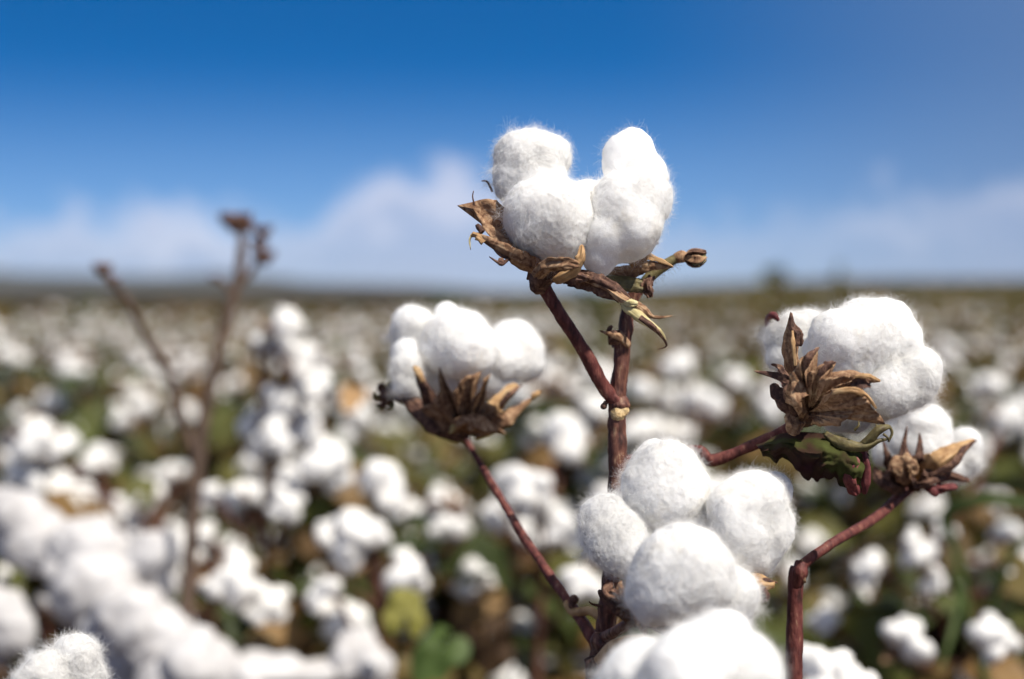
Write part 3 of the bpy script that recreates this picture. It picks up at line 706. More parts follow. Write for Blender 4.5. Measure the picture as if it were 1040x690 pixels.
# bare stalk with dry seed pods
def bare_stalk():
    b = P(185, 345, 1.32); b[2] = 0; root = empty('bare_stalk', b)
    tag(root, 'tall bare brown stalk with dark seed heads against the sky', 'dead plant')
    st = MB(); d = 1.3
    tube(st, [b, b*.5+P(188, 700, d)*.5, P(188, 700, d), P(192, 580, d), P(205, 440, d), P(224, 350, d), P(240, 290, d), P(246, 245, d), P(240, 228, d)], [.008, .0075, .007, .0064, .006, .0056, .005, .0042, .0025], n=40, sides=8, rough=.12)
    st.build('stem', STALK, root, pw=b)
    def br(pts, rad):
        m = MB(); tube(m, [P(*q) for q in pts], rad, n=18, sides=6, rough=.12); m.build('branch', STALK, root, pw=b)
    br([(200, 470, d), (172, 385, d), (150, 345, d-.02), (128, 303, d-.04), (104, 273, d-.05)], [.0052, .0048, .0046, .004, .003])
    br([(242, 290, d), (258, 272, d), (267, 240, d)], [.0032, .003, .002])
    br([(237, 300, d), (226, 287, d), (218, 284, d)], [.003, .0025, .0015])
    for k, (px, py, rp) in enumerate([(239, 227, 14), (249, 231, 8), (266, 236, 9), (268, 262, 10), (104, 274, 8), (263, 249, 8), (218, 284, 5), (114, 286, 6)]):
        m = MB(); c = P(px, py, d if px > 150 else d-.05); blob(m, [(*c, S(rp, d)*.8)], 2, 0.5, seed=k)
        for j in range(6):
            a = j*1.05; o = np.array((math.cos(a), .8*math.sin(a), .3)); strip(m, [c, c+o*S(rp, d)*.8, c+o*S(rp, d)*1.2+np.array((0, 0, S(rp, d)*.5))], [S(rp, d)*.8, S(rp, d)*.7, .0005], n=5, m=3, seed=j)
        m.build('seed_pod', BUR_DARK, root, origin=c, pw=b)
bare_stalk()

# green weeds
WEEDLEAF = leaf_material('weed_leaf', [(0, (0.07, .085, .025)), (.6, (.12, .125, .04)), (1, (.18, .15, .06))])
def weed(label, px, d, topy, wpx, seed, n=60, name='weed', cat='weed'):
    r = np.random.default_rng(seed); b = P(px, 345, d); b[2] = 0; t = P(px, topy, d); H = t[2]
    root = empty(name, b); tag(root, label, cat)
    st = MB(); tube(st, [b, (b+t)/2+r.normal(0, .01, 3), t], [.008, .006, .002], n=10, sides=6); st.build('stem', TWIG, root, pw=b)
    lf = MB()
    for k in range(n):
        h = r.uniform(.4, 1.0); q = b*(1-h)+t*h + np.array((r.normal(0, S(wpx, d)*.5*(1.25-h)), r.normal(0, S(wpx, d)*.5*(1.25-h)), 0))
        leafshape(lf, frame(r.normal(0, 1, 3)+np.array((0, 0, .6)), r.uniform(0, 6), q), r.uniform(.02, .045)*(d/5)**.3, seed=k)
    lf.build('foliage', WEEDLEAF, root, pw=b)
weed('blurred dark green bush in the field at left, under the hill ridge', 90, 13, 303, 36, 3, 160, 'bush', 'bush')
weed('tall olive green weed rising above the field left of the right boll', 790, 7.5, 270, 40, 4, 45)
weed('olive weed clump in the field right behind the forked red stems', 600, 6.5, 297, 70, 6, 120)
weed('low olive weed clump in the field between left boll and top boll', 455, 8.5, 300, 60, 7, 110)
weed('faint thin weed reaching above the horizon behind the right boll', 853, 9.5, 264, 14, 5, 30)
def grass():
    d = 1.3; b = P(1003, 345, d); b[2] = 0; root = empty('grass_plant', b); tag(root, 'green grass stem with long blade at the lower right edge', 'grass plant')
    st = MB(); tube(st, rise(b, P(1003, 710, d)) + [P(988, 645, d), P(970, 595, d), P(958, 560, d)], [.005]*5+[.004, .0038, .003, .0015], n=40, sides=6); st.build('stem', BLADE, root, pw=b)
    for pts, wd in (([(985, 640, d), (975, 570, d), (962, 525, d), (1000, 508, d-.02), (1050, 514, d-.03)], [.005, .009, .012, .012, .005]), ([(1000, 690, d), (1008, 620, d), (1030, 560, d-.02), (1060, 540, d-.02)], [.004, .007, .007, .002]), ([(975, 600, d), (968, 640, d-.03), (955, 680, d-.05)], [.004, .006, .002])):
        m = MB(); strip(m, [P(*q) for q in pts], wd, n=24, m=4, cup=.15); m.build('blade', BLADE, root, pw=b)
grass()

# ------------------------------------------------------------------ the sharp plant in front
def hero_boll(root, pw, locks, strips, seed=0, fibres=15000, sub=6, bits=(), amp=1.0, origin=None, flen=0.006):
    """locks: lists of lobes (px, py, depth, r px); strips: (points (px, py, depth), widths px, options)"""
    bur = MB(); mats = [BUR, BUR_DARK, BUR_GOLD, PALE, TWIG, LEAF_RED]
    for k, (pts, wd, opt) in enumerate(strips):
        if opt.get('fan'):
            o = dict(opt); o.pop('fan'); fan(bur, P(*wd), [P(*q) for q in pts], seed=seed*31+k, **o); continue
        d = pts[0][2]; o = dict(n=30, m=17, thick=0.00018, seed=seed*31+k, crinkle=.13); o.update(opt)
        strip(bur, [P(*q) for q in pts], [S(x, d) for x in wd], **o)
    for (pts, rad, mt) in bits:
        tube(bur, [P(*q) for q in pts], [S(x, pts[0][2]) for x in rad], n=18, sides=7, mat=mt, rough=.15, seed=seed)
    og = P(*origin); b = bur.build('boll', mats, root, origin=og, pw=pw)
    for k, lk in enumerate(locks):
        mb = MB(); lobes = [(*P(x, y, d), S(r, d)) for (x, y, d, r) in lk]
        c = blob(mb, lobes, sub, amp, fibres, seed=seed*10+k, flen=flen)
        mb.build('lock', [LINT, FIBRE], b, origin=c, pw=og)
    return b

def sharp_plant():
    d = .635; base = P(590, 345, .66); base[2] = 0
    root = empty('cotton_plant', base)
    tag(root, 'tall sharply focused cotton plant with four open white bolls on red branches', 'cotton plant')
    st = MB()
    tube(st, rise(base, P(597, 735, .65)) + [P(603, 690, .645), P(616, 630, .64), P(623, 560, .638), P(627, 480, d), P(627, 418, d), P(631, 372, d), P(634, 340, d), P(641, 306, d), P(655, 287, d)],
         [.0046]*5 + [.0043, .0042, .0042, .0042, .0041, .0039, .0035, .0034, .0029, .0025], n=320, sides=24, rough=.11, seed=2)
    for (x, y, r_) in ((628, 411, 12.5), (631, 345, 10), (611, 652, 11.5)):                       # swollen nodes
        tube(st, [P(x-.5, y+9, d), P(x, y, d), P(x+.6, y-9, d)], [S(9, d), S(r_, d), S(8, d)], n=14, sides=16, rough=.12, seed=int(y))
    st.build('stem', STEM_BROWN, root, pw=base)
    m = MB(); c = P(629, 419, d-.0048)                                                     # pale scar under the fork
    blob(m, [(*P(628, 420, d-.0022), S(8, d)), (*P(633, 417, d-.0022), S(6, d))], 4, .9, seed=3); m.build('leaf_scar', SCAR, root, pw=base)
    m = MB(); blob(m, [(*P(613, 413, d-.002), S(4.5, d)), (*P(615, 409, d-.002), S(3.2, d))], 3, .4, seed=4)
    m.build('bud', BUR_DARK, root, pw=base)
    # stub with dried bract at the upper node
    m = MB()
    strip(m, [P(640, 352, d-.004), P(632, 343, d-.008), P(622, 340, d-.008), P(609, 336, d-.006)], [S(7, d), S(8, d), S(6, d), S(1, d)], n=16, seed=5, mat=0)
    strip(m, [P(622, 350, d-.004), P(622, 343, d-.007), P(619, 335, d-.006), P(622, 331, d-.004)], [S(8, d), S(9, d), S(6, d), S(2, d)], n=12, seed=6, mat=1)
    tube(m, [P(626, 346, d-.003), P(624, 341, d-.006), P(622, 336, d-.006)], [S(5, d), S(6, d), S(4, d)], n=10, mat=1, rough=.2)
    m.build('bract', [BUR, BUR_DARK], root, pw=base)
    # green twig with a dried flower
    m = MB(); tube(m, [P(655, 287, d), P(660, 281, d), P(672, 272, d), P(684, 264, d), P(696, 262, d)], [S(5.4, d), S(5.6, d), S(5.2, d), S(4.8, d), S(4.4, d)], n=40, sides=12, rough=.10, seed=8)
    rgt = np.random.default_rng(3)
    for k in range(70):                                                                    # downy hairs
        t = rgt.uniform(0, 1); a = P(657+t*38, 285-t*24+2*math.sin(t*3), d); o = unit(rgt.normal(size=3))
        tube(m, [a, a+o*S(5.5, d), a+o*S(9, d)+np.array((0, 0, -.0002))], [.00006, .00005, .00003], n=4, sides=3)
    m.build('twig', TWIG, root, pw=base)
    m = MB()
    tube(m, [P(686, 264, d), P(691, 261, d), P(697, 262, d)], [S(5, d), S(6.5, d), S(5.5, d)], n=10, sides=12, rough=.2, mat=0)
    for k in range(9):
        a = k*0.7; o1, o2 = math.cos(a), math.sin(a)
        strip(m, [P(697, 262+2*o1, d+.002*o2), P(703, 262+8.5*o1, d+.0038*o2), P(711, 262+8.5*o1, d+.0040*o2), P(717, 260+5*o1, d+.0026*o2)], [S(5, d), S(8, d), S(7, d), S(3, d)], facing=(.2, -.2-o2, -o1), cup=.2, n=12, m=5, mat=(1, 0, 1)[k % 3], seed=k)
    for k in range(4): strip(m, [P(700, 267+k, d-.002), P(709, 270-k*2, d-.004), P(717, 264-k*2, d-.003)], [S(1.5, d), S(2.6, d), S(1, d)], n=10, m=4, mat=2, seed=40+k)
    m.build('dried_flower', [BUR, BUR_DARK, PALE], root, pw=base)
    def branch(pts, rad, mt, seed, n=60):
        m = MB(); tube(m, [P(*q) for q in pts], [.92*S(x, pts[0][2]) for x in rad], n=n*3, sides=20, rough=.09, seed=seed); return m.build('branch', mt, root, pw=base)
    branch([(629, 409, .634), (614, 394, .632), (590, 352, .626), (563, 310, .622), (551, 290, .621), (547, 280, .62)], [9, 8.2, 7.6, 7.2, 8.2, 11], STEM_RED, 11)
    branch([(606, 660, .642), (600, 645, .645), (578, 612, .66), (535, 550, .69), (500, 492, .715), (478, 455, .732), (470, 440, .736)], [5.5, 6.5, 5.8, 5.2, 4.7, 4.4, 5], STEM_RED, 12)
    branch([(472, 446, .736), (455, 432, .734), (430, 420, .732), (412, 409, .73), (397, 402, .728)], [4.6, 4.2, 3.6, 3.2, 2.6], TWIG, 13)
    branch([(626, 470, .636), (668, 462, .645), (708, 458, .648), (724, 468, .645), (765, 452, .640), (800, 436, .638), (818, 424, .634)], [6, 6, 6, 7, 6, 6.5, 9], STEM_RED, 14)
    branch([(612, 648, .638), (628, 640, .61), (650, 625, .595), (680, 612, .588)], [6, 6, 6, 8], STEM_BROWN, 15)
    branch([(576, 612, .66), (583, 622, .655), (600, 621, .645), (612, 630, .64)], [5, 5, 4.5, 4.5], BUR_GOLD, 16)
    m = MB(); blob(m, [(*P(583, 609, .655), S(7, .655)), (*P(580, 616, .655), S(5, .655))], 3, .4, seed=5); m.build('bud', BUR_DARK, root, pw=base)
    m = MB(); tube(m, [P(600, 668, .632), P(603, 680, .63), P(602, 692, .63)], [S(7, d), S(9, d), S(6, d)], n=12, rough=.2); blob(m, [(*P(603, 677, .625), S(7, d))], 3, .5); m.build('bud', BUR_DARK, root, pw=base)
    m = MB()
    blob(m, [(*P(393, 401, .728), S(8, .75))], 3, .6, seed=6, mat=0)
    for k in range(6): strip(m, [P(393, 401, .728), P(393+11*math.cos(k), 402+11*math.sin(k), .726), P(393+13*math.cos(k+.5), 402+13*math.sin(k+.5), .723)], [7*.0005, 6*.0005, .0006], n=8, m=4, mat=(k % 2), seed=k)
    m.build('bud', [BUR_DARK, TWIG], root, pw=base)

    # --- top boll
    f = .60
    hero_boll(root, base, [
        [(533, 160, .632, 32), (556, 160, .635, 27), (520, 185, .628, 24), (545, 185, .63, 33)],
        [(552, 220, .607, 42), (540, 216, .606, 36), (566, 226, .607, 38), (556, 236, .607, 31)],
        [(640, 157, .630, 27), (653, 178, .626, 29), (632, 168, .628, 22), (662, 205, .624, 22), (630, 208, .612, 35), (652, 203, .615, 32), (640, 232, .611, 34), (617, 243, .609, 28), (609, 262, .609, 18)],
        [(588, 226, .622, 36), (596, 205, .625, 20)],
    ], [
        ([(530, 235, .596), (516, 214, .600), (505, 203, .606), (485, 205, .608), (466, 210, .61), (481, 213, .604), (487, 222, .602), (493, 234, .600), (505, 249, .598), (522, 261, .597), (537, 272, .60)], (558, 280, .608), dict(fan=1, mat=0, bulge=.003)),
        ([(556, 280, .607), (528, 266, .598), (502, 250, .597), (480, 238, .60)], [20, 20, 12, 3], dict(mat=0, cup=.25, facing=(0, -.7, -.6))),
        ([(492, 246, .597), (485, 239, .598), (479, 238, .600)], [8, 9, 4], dict(mat=2, cup=.2)),
        ([(480, 238, .600), (477, 244, .600), (478, 254, .600)], [3, 2, .6], dict(mat=3)),
        ([(545, 282, .60), (555, 272, .593), (572, 270, .590), (588, 270, .592)], [10, 17, 16, 7], dict(mat=0, facing=(0, -.8, -.5), crinkle=.3)),
        ([(562, 284, .60), (580, 276, .594), (590, 262, .592), (591, 249, .595)], [12, 14, 11, 3], dict(mat=2, crinkle=.25)),
        ([(570, 284, .60), (583, 280, .597), (598, 282, .598)], [10, 16, 5], dict(mat=1, crinkle=.3)),
        ([(575, 280, .61), (600, 283, .602), (622, 294, .60), (645, 312, .60)], [16, 22, 20, 7], dict(mat=1, cup=.35, crinkle=.22, groove=.05)),
        ([(585, 278, .605), (612, 289, .60), (632, 302, .597), (650, 312, .598)], [6, 9, 9, 3], dict(mat=0, cup=.35, crinkle=.2)),
        ([(608, 280, .62), (635, 275, .622), (655, 268, .62), (684, 271, .617)], [10, 22, 15, 1], dict(mat=0, facing=(.2, -.7, .5), cup=.35)),
        ([(640, 270, .621), (655, 258, .62), (668, 262, .618), (684, 271, .616)], [9, 13, 8, 1], dict(mat=2, facing=(.2, -.7, .6), cup=.3)),
        ([(668, 248, .630), (664, 240, .630), (666, 235, .630)], [3, 4, 1], dict(mat=1)),
        ([(600, 281, .617), (632, 287, .618), (652, 290, .62), (664, 296, .62)], [9, 17, 15, 4], dict(mat=4, facing=(0, -.8, .4))),
        ([(662, 280, .622), (658, 290, .618), (661, 302, .617)], [8, 13, 6], dict(mat=1, crinkle=.3)),
        ([(629, 305, .598), (640, 307, .596), (648, 308, .597)], [6, 9, 3], dict(mat=3)),
        ([(632, 308, .598), (648, 320, .597), (663, 330, .597), (673, 340, .598), (676, 350, .60)], [7, 12, 9, 4, 1], dict(mat=3, cup=.3)),
        ([(650, 322, .596), (662, 331, .595), (671, 340, .597), (677, 351, .60), (668, 355, .60)], [5, 6, 4, 2, .6], dict(mat=1)),
        ([(645, 308, .60), (655, 315, .60), (664, 322, .60), (683, 321, .60)], [8, 9, 4, .8], dict(mat=0)),
    ], seed=1, origin=(548, 280, .612), bits=[
        ([(546, 294, .621), (549, 284, .618), (556, 276, .614), (575, 272, .615)], [10, 13, 14, 12], 1),
        ([(520, 262, .60), (510, 260, .598), (503, 254, .598), (500, 248, .598)], [2.6, 2.2, 2, 1], 1),
        ([(521, 258, .60), (512, 267, .597), (508, 268, .596), (497, 261, .598)], [2, 2, 1.8, .6], 1),
        ([(509, 262, .597), (509, 266, .597), (509, 270, .597)], [2, 4, 2], 1),
        ([(482, 209, .604), (480, 200, .604), (481, 194, .604)], [.9, .7, .4], 1),
        ([(500, 195, .63), (495, 185, .63), (489, 184, .63)], [1.4, 1, .5], 1),
        ([(490, 236, .599), (486, 231, .6), (484, 228, .6)], [3, 3, 1.5], 1),
        ([(536, 284, .606), (540, 270, .603), (548, 268, .603)], [1.5, 2, 1.5], 1)])

    # --- left boll, a little behind the focus
    g = .74
    hero_boll(root, base, [
        [(418, 330, g, 25), (420, 350, g, 24), (412, 362, g-.01, 19)],
        [(412, 372, g-.02, 18), (413, 392, g-.02, 15)],
        [(462, 340, g-.01, 30), (476, 356, g-.015, 30), (450, 356, g-.01, 26), (455, 320, g, 14)],
        [(523, 350, g+.01, 28), (530, 368, g+.01, 24), (510, 366, g, 26)],
        [(480, 378, g+.002, 28), (505, 386, g+.004, 24), (455, 380, g+.002, 24), (435, 375, g+.004, 22), (490, 366, g, 26)],
    ], [
        ([(470, 436, g-.01), (447, 422, g-.02), (433, 398, g-.035), (422, 372, g-.035)], [20, 20, 13, 4], dict(mat=1, cup=.3)),
        ([(430, 388, g-.037), (425, 378, g-.037), (420, 372, g-.037)], [6, 8, 4], dict(mat=2)),
        ([(438, 436, g-.028), (428, 413, g-.035), (440, 408, g-.04), (446, 396, g-.043), (448, 371, g-.042), (454, 386, g-.046), (460, 397, g-.047), (466, 390, g-.05), (474, 384, g-.05), (488, 377, g-.047), (480, 390, g-.048), (478, 406, g-.046), (486, 398, g-.045), (490, 386, g-.045), (500, 379, g-.042), (495, 395, g-.042), (493, 409, g-.04), (506, 418, g-.036), (514, 430, g-.03), (500, 440, g-.024)], (474, 442, g-.014), dict(fan=1, mat=0, bulge=.006)),
        ([(485, 438, g-.02), (500, 418, g-.035), (507, 408, g-.035), (525, 391, g-.03)], [20, 20, 17, 10], dict(mat=2, cup=.3)),
        ([(507, 412, g-.036), (518, 400, g-.036), (530, 391, g-.03)], [4, 6, 2], dict(mat=1)),
        ([(480, 440, g-.02), (508, 428, g-.03), (528, 414, g-.025), (545, 400, g-.02)], [20, 18, 8, 2], dict(mat=0, cup=.25)),
        ([(540, 404, g-.022), (545, 400, g-.022), (549, 398, g-.02)], [5, 7, 3], dict(mat=2)),
        ([(470, 440, g-.02), (440, 428, g-.03), (420, 410, g-.025), (405, 395, g-.02)], [16, 22, 14, 3], dict(mat=1, cup=.25)),
        ([(465, 438, g-.03), (478, 432, g-.045), (495, 436, g-.04), (512, 441, g-.03)], [18, 24, 16, 4], dict(mat=0, facing=(0, -.8, -.5), crinkle=.25)),
        ([(457, 440, g-.03), (462, 432, g-.04), (466, 428, g-.04)], [4, 8, 4], dict(mat=3)),
    ], seed=2, fibres=7000, sub=6, origin=(470, 436, .74), bits=[([(471, 446, .736), (470, 436, .736), (474, 426, .734)], [5, 9, 14], 1)])

    # --- right boll
    h = .625
    hero_boll(root, base, [
        [(876, 343, h, 40), (855, 345, h-.004, 36), (895, 335, h+.01, 34), (872, 328, h+.01, 28), (905, 350, h+.008, 34), (838, 362, h, 26), (860, 372, h-.005, 26)],
        [(925, 383, h, 32), (905, 394, h-.005, 30), (936, 374, h+.005, 22), (898, 410, h, 16)],
        [(812, 345, h+.03, 28), (797, 350, h+.03, 22), (790, 365, h+.025, 15), (825, 330, h+.03, 18)],
        [(868, 415, h+.005, 24), (850, 420, h+.005, 18), (885, 400, h+.01, 24)],
    ], [
        ([(822, 420, h-.012), (813, 385, h-.026), (804, 352, h-.028), (804, 318, h-.024)], [20, 20, 15, 2], dict(mat=0, cup=.45, groove=.05)),
        ([(811, 352, h-.030), (812, 340, h-.031), (806, 330, h-.028), (803, 317, h-.025)], [8, 12, 9, 1], dict(mat=1, cup=.4)),
        ([(808, 372, h-.031), (806, 350, h-.033), (805, 336, h-.031)], [3, 4, 2], dict(mat=2)),
        ([(796, 410, h-.026), (799, 394, h-.032), (805, 379, h-.036), (812, 366, h-.038), (819, 358, h-.038), (831, 353, h-.034), (822, 366, h-.037), (816, 382, h-.040), (824, 376, h-.040), (835, 370, h-.040), (850, 367, h-.035), (840, 376, h-.039), (831, 387, h-.042), (842, 383, h-.043), (858, 381, h-.043), (874, 385, h-.040), (862, 389, h-.042), (850, 391, h-.043), (838, 398, h-.042)], (820, 419, h-.016), dict(fan=1, mat=0, bulge=.006)),
        ([(836, 402, h-.042), (848, 396, h-.046), (866, 396, h-.047), (877, 402, h-.046), (885, 412, h-.044), (899, 431, h-.036), (884, 419, h-.041), (872, 413, h-.042), (866, 419, h-.041), (860, 425, h-.04), (850, 433, h-.036), (836, 434, h-.03), (824, 430, h-.024)], (818, 419, h-.018), dict(fan=1, mat=0, bulge=.008)),
        ([(819, 378, h-.036), (821, 364, h-.039), (832, 353, h-.036)], [7, 8, 1], dict(mat=1)),
        ([(834, 383, h-.040), (840, 371, h-.041), (849, 368, h-.038)], [8, 8, 1], dict(mat=1)),
        ([(826, 415, h-.016), (842, 392, h-.038), (862, 381, h-.04), (880, 384, h-.04), (894, 387, h-.036)], [24, 20, 14, 12, 2], dict(mat=0, cup=.4)),
        ([(864, 391, h-.041), (874, 389, h-.043), (884, 390, h-.041)], [4, 13, 5], dict(mat=1, cup=-.2)),
        ([(868, 383, h-.044), (882, 382, h-.045), (894, 387, h-.040)], [4, 5, 2], dict(mat=2)),
        ([(845, 398, h-.046), (866, 396, h-.048), (880, 402, h-.046), (890, 415, h-.042)], [5, 7, 6, 2], dict(mat=2, cup=.2)),
        ([(822, 424, h-.016), (806, 400, h-.026), (797, 384, h-.024), (766, 377, h-.018)], [14, 17, 11, 1], dict(mat=1, cup=.2, crinkle=.08)),
        ([(820, 426, h-.016), (802, 410, h-.022), (790, 398, h-.02), (784, 390, h-.018)], [12, 18, 14, 5], dict(mat=1, cup=.2, crinkle=.08)),
        ([(800, 385, h-.028), (792, 373, h-.026), (783, 370, h-.024)], [8, 6, 1], dict(mat=1)),
        ([(820, 424, h-.018), (815, 408, h-.036), (812, 396, h-.036), (808, 380, h-.034)], [14, 18, 14, 6], dict(mat=0, cup=.2, crinkle=.08)),
        ([(818, 428, h-.014), (808, 432, h-.03), (800, 420, h-.03)], [12, 16, 6], dict(mat=0, crinkle=.3)),
    ], seed=3, fibres=18000, origin=(820, 424, .632), bits=[
        ([(818, 426, .637), (822, 416, .62), (826, 408, .608)], [9, 12, 13], 1), ([(818, 426, h+.007), (800, 402, h+.05), (786, 355, h+.058), (779, 328, h+.04), (785, 320, h+.022), (791, 326, h+.02)], [4, 3.5, 3, 3, 4, 1.5], 5)])
    # leaf and green bracts hanging under the right boll
    m = MB(); n_u, n_v = 46, 26
    outline_t = resample(arr([(768, 452), (800, 440), (835, 440), (862, 447), (884, 452)]), n_u)
    outline_b = resample(arr([(773, 462), (800, 472), (820, 484), (848, 488), (872, 500)]), n_u)
    V = []
    for a in range(n_u):
        for b_ in range(n_v):
            t = b_/(n_v-1); p2 = outline_t[a]*(1-t)+outline_b[a]*t
            jag = 5*noise(np.array((a*.45, 0, 2.0)))*t; dd = .630-.018*math.sin(t*2.6)-.006*math.sin(a/n_u*3.1)
            V.append(P(p2[0]+1.5*noise(np.array((a*.3, b_*.3, 9.))), p2[1]+jag, dd) + np.array((0, .0028*fbm(np.array((a*.23, b_*.23, 1.)), 3, 3), 0)))
    i = np.arange(n_u-1)[:, None]*n_v; j = np.arange(n_v-1)[None]
    m.add(V, np.stack((i+j, i+j+1, i+n_v+j+1, i+n_v+j), -1).reshape(-1, 4))
    m.build('leaf', LEAF_HERO, root, pw=base)['label'] = 'crumpled purple and green leaf under the right boll'
    m = MB(); e = .616
    strip(m, [P(862, 457, e), P(870, 470, e-.004), P(866, 486, e-.004), P(872, 502, e)], [S(8, e), S(17, e), S(18, e), S(9, e)], n=30, m=17, cup=.35, crinkle=.28, groove=.05, seed=77, facing=(.5, -1, .2))
    strip(m, [P(876, 458, e), P(881, 472, e-.002), P(880, 490, e-.002), P(878, 502, e)], [S(5, e), S(10, e), S(9, e), S(4, e)], n=20, m=7, cup=.3, crinkle=.3, seed=78)
    m.build('leaf', LEAF_RED, root, pw=base)['label'] = 'curled pinkish red dried leaf edge'
    m = MB()
    strip(m, [P(838, 440, e), P(856, 450, e-.004), P(878, 454, e-.006), P(892, 448, e-.006), P(903, 446, e-.004)], [S(7, e), S(11, e), S(10, e), S(5, e), S(1, e)], n=24, cup=.3, seed=60)
    strip(m, [P(872, 454, e-.004), P(884, 446, e-.007), P(894, 436, e-.008), P(904, 433, e-.006)], [S(5, e), S(9, e), S(9, e), S(3, e)], n=18, cup=.3, seed=61)
    for (a, b_) in (((888, 442), (890, 431)), ((893, 437), (896, 429)), ((897, 441), (903, 449)), ((868, 437), (872, 428))):
        tube(m, [P(*a, e-.006), P((a[0]+b_[0])/2+2, (a[1]+b_[1])/2, e-.007), P(*b_, e-.006)], [S(1.5, e), S(1.2, e), S(.6, e)], n=8, sides=5)
    tube(m, [P(903, 433, e-.006), P(906, 440, e-.006), P(902, 449, e-.006)], [S(1.6, e), S(1.6, e), S(1, e)], n=8, sides=5)
    m.build('bract', TWIG, root, pw=base)

    # --- front boll
    k = .60
    hero_boll(root, base, [
        [(676, 483, .610, 40), (664, 494, .604, 33), (690, 497, .604, 34), (676, 511, .600, 30), (668, 468, .63, 24)],
        [(612, 524, .600, 27), (624, 546, .594, 32), (636, 562, .590, 27), (606, 540, .597, 20)],
        [(764, 513, .597, 36), (748, 520, .592, 30), (778, 540, .596, 31), (770, 562, .594, 27), (756, 545, .590, 32), (785, 500, .62, 20)],
        [(695, 580, .556, 44), (684, 592, .555, 40), (708, 572, .556, 36), (672, 604, .558, 30), (714, 592, .557, 34)],
        [(740, 608, .567, 32), (728, 622, .565, 32), (745, 590, .59, 22)],
        [(700, 545, .607, 38)],
    ], [
        ([(720, 610, .592), (745, 596, .586), (766, 590, .582), (787, 593, .582)], [14, 24, 20, 8], dict(mat=2, cup=.3, facing=(.1, -.8, .4))),
        ([(760, 600, .582), (774, 600, .578), (778, 606, .578), (774, 612, .579)], [8, 12, 10, 3], dict(mat=1, crinkle=.3)),
        ([(768, 588, .584), (780, 590, .582), (790, 592, .584)], [4, 5, 1], dict(mat=1)),
        ([(690, 640, .594), (655, 628, .586), (630, 615, .582), (610, 600, .584)], [14, 22, 20, 10], dict(mat=1, cup=.35, crinkle=.28)),
        ([(640, 618, .580), (628, 606, .579), (617, 600, .581), (622, 592, .584)], [8, 14, 12, 3], dict(mat=1, crinkle=.35)),
        ([(633, 606, .580), (630, 596, .581), (631, 590, .582)], [6, 7, 2], dict(mat=0)),
        ([(646, 625, .578), (652, 636, .576), (656, 645, .576)], [8, 9, 4], dict(mat=0)),
    ], seed=4, fibres=18000, origin=(680, 612, .588), bits=[([(616, 604, .582), (609, 601, .6), (610, 607, .6)], [2, 2, 1], 1), ([(612, 616, .6), (602, 614, .6), (598, 611, .6)], [1.6, 1.2, .6], 1), ([(672, 640, .592), (690, 618, .589), (705, 600, .588)], [9, 14, 20], 1)])
    m = MB(); strip(m, [P(608, 674, .59), P(624, 660, .567), P(640, 652, .565), P(654, 646, .567)], [S(12, .59), S(17, .59), S(14, .59), S(4, .59)], n=18, cup=.3, seed=88); m.build('bract', BUR_GOLD, root, pw=base)
    return root
sharp_plant()

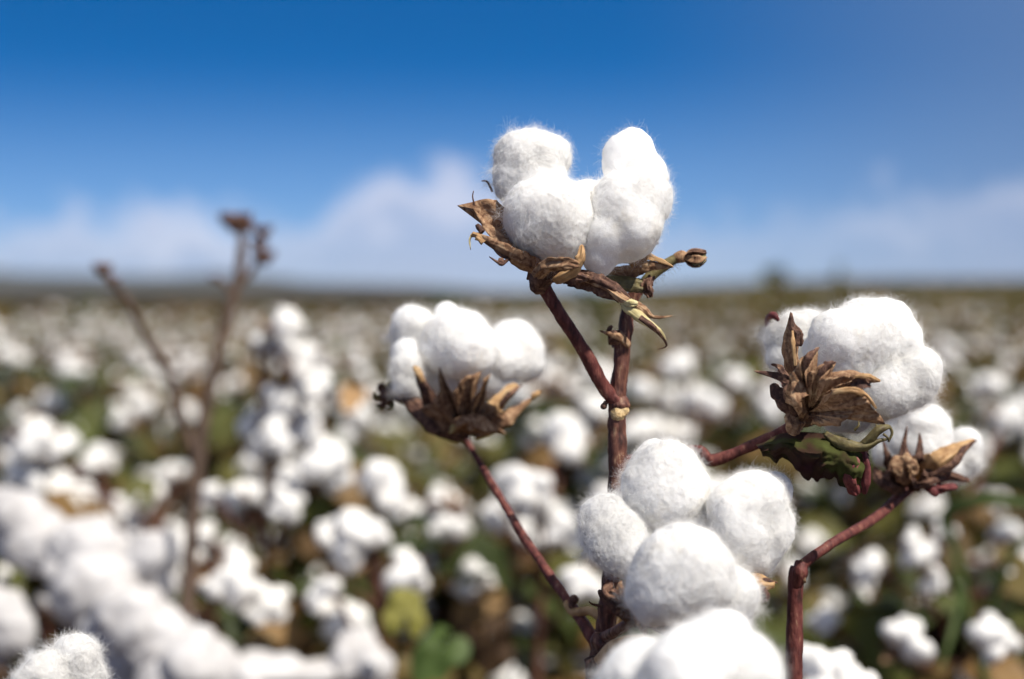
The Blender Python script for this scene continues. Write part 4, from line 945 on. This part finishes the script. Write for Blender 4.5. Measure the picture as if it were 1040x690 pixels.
def second_plant():
    d = .635; b = P(803, 345, .64); b[2] = 0; root = empty('cotton_plant', b)
    tag(root, 'cotton plant with straight dark red stem and one boll, right of the sharp plant', 'cotton plant')
    m = MB(); tube(m, rise(b, P(805, 730, d)) + [P(806, 690, d), P(807, 640, d), P(808, 590, d), P(810, 576, d)], [.0042]*6 + [.0039, .0037, .0034, .0030], n=110, sides=14, rough=.06, seed=31)
    tube(m, [P(808, 596, d-.001), P(812, 580, d-.002), P(813, 570, d-.001)], [S(6, d), S(9, d), S(5, d)], n=12, sides=10, rough=.15)
    strip(m, [P(817, 592, d-.004), P(816, 580, d-.005), P(814, 568, d-.003)], [S(3, d), S(5, d), S(2, d)], n=8, mat=1)
    m.build('stem', [STEM_RED, BUR], root, pw=b)
    m = MB(); tube(m, [P(810, 580, d), P(822, 568, d), P(850, 549, d+.01), (P(888, 527, d+.04)), P(910, 508, d+.06), P(926, 492, d+.07)], [.0024, .0023, .0023, .0023, .0026, .004], n=50, sides=12, rough=.06, seed=32); m.build('branch', STEM_RED, root, pw=b)
    g = .715
    hero_boll(root, b, [
        [(930, 428, g, 28), (944, 436, g, 28), (918, 448, g, 24), (940, 458, g-.005, 26)],
        [(980, 452, g+.01, 17), (975, 468, g+.01, 20), (965, 478, g+.005, 16)],
        [(905, 448, g+.01, 18), (902, 462, g, 17)],
        [(935, 470, g, 26)],
    ], [
        ([(925, 490, g-.01), (908, 478, g-.025), (902, 464, g-.03), (897, 448, g-.03)], [16, 16, 8, 1], dict(mat=1)),
        ([(925, 490, g-.01), (921, 472, g-.035), (919, 455, g-.037), (921, 433, g-.034)], [22, 16, 7, 1], dict(mat=1)),
        ([(928, 490, g-.01), (932, 472, g-.035), (935, 458, g-.037), (934, 440, g-.034)], [22, 16, 7, 1], dict(mat=1)),
        ([(928, 488, g-.02), (948, 475, g-.04), (966, 461, g-.038), (990, 447, g-.03)], [16, 26, 22, 3], dict(mat=2, cup=.35)),
        ([(945, 484, g-.04), (968, 472, g-.042), (980, 456, g-.038), (992, 447, g-.03)], [6, 8, 6, 1], dict(mat=1)),
        ([(922, 490, g-.02), (938, 486, g-.04), (960, 482, g-.035), (985, 488, g-.03)], [18, 22, 14, 4], dict(mat=1, crinkle=.3)),
        ([(922, 490, g-.02), (908, 488, g-.035), (895, 484, g-.03), (888, 474, g-.025)], [18, 24, 16, 4], dict(mat=1, crinkle=.3)),
        ([(926, 486, g-.03), (920, 476, g-.042), (930, 470, g-.042)], [18, 28, 20], dict(mat=0)),
        ([(940, 490, g-.03), (952, 496, g-.04), (972, 494, g-.035)], [10, 16, 4], dict(mat=5, crinkle=.3)),
    ], seed=5, fibres=7000, sub=6, origin=(926, 488, .71), bits=[([(922, 496, g-.01), (926, 488, g-.01), (930, 480, g-.01)], [9, 14, 16], 1)])
second_plant()

def front_boll_plant():
    b = P(700, 345, .5); b[2] = 0; root = empty('cotton_plant', b)
    tag(root, 'cotton plant nearest the camera, its blurred white boll at the bottom centre', 'cotton plant')
    m = MB(); tube(m, [b, b*.5+P(695, 900, .5)*.5, P(695, 900, .5), P(700, 740, .49)], [.005, .005, .0045, .004], n=30, sides=10); m.build('stem', STEM_BROWN, root, pw=b)
    h = .475
    hero_boll(root, b, [
        [(650, 690, h, 42), (630, 706, h, 36)],
        [(700, 676, h-.01, 44), (718, 668, h-.005, 38), (690, 700, h-.015, 44)],
        [(760, 690, h, 40), (745, 674, h, 34)],
        [(730, 655, h+.03, 32), (705, 660, h+.03, 30)]],
        [([(700, 735, h), (660, 735, h-.02), (620, 720, h-.02)], [20, 24, 2], dict(mat=0)), ([(700, 735, h), (740, 735, h-.02), (790, 720, h-.02)], [20, 24, 2], dict(mat=0))], seed=6, bits=[([(690, 738, h), (710, 736, h)], [16, 16], 1)], fibres=6000, sub=6, origin=(700, 735, h))
front_boll_plant()
def corner_plant():
    b = P(50, 345, .62); b[2] = 0; root = empty('cotton_plant', b)
    tag(root, 'cotton plant at the lower left corner, only its small sharp grey boll showing', 'cotton plant')
    m = MB(); tube(m, [b, P(55, 900, .62), P(65, 730, .62)], [.005, .0045, .004], n=30, sides=10); m.build('stem', STEM_BROWN, root, pw=b)
    h = .61
    hero_boll(root, b, [[(80, 672, h, 26), (88, 690, h, 26), (72, 668, h+.003, 20)], [(44, 692, h-.01, 24), (55, 682, h-.005, 20), (30, 700, h-.01, 18)], [(70, 715, h-.005, 28)]],
        [([(65, 735, h), (90, 735, h-.02), (120, 715, h-.01)], [14, 20, 2], dict(mat=0))], seed=7, fibres=14000, origin=(65, 735, h))
corner_plant()

# ------------------------------------------------------------------ the air over the plain
def haze():
    mb = MB(); x, y0, y1, z0, z1 = 4000, -60, 5200, -2.0, 90
    V = [(sx*x, y, z) for z in (z0, z1) for y in (y0, y1) for sx in (-1, 1)]
    mb.add(V, [(0, 2, 3, 1), (4, 5, 7, 6), (0, 1, 5, 4), (2, 6, 7, 3), (0, 4, 6, 2), (1, 3, 7, 5)])
    m = bpy.data.materials.new('air'); m.use_nodes = True; nt = m.node_tree; nt.nodes.clear()
    o = nt.nodes.new('ShaderNodeOutputMaterial'); v = nt.nodes.new('ShaderNodeVolumePrincipled')
    v.inputs['Color'].default_value = (0.80, 0.87, 1.0, 1); v.inputs['Density'].default_value = 0.00006; v.inputs['Anisotropy'].default_value = 0.2
    nt.links.new(v.outputs[0], o.inputs['Volume'])
    ob = mb.build('haze', m); ob.data.polygons.foreach_set('use_smooth', np.zeros(6, dtype=bool))
    return tag(ob, 'thin pale haze over the plain in front of the far hills', 'haze', kind='stuff')
haze()
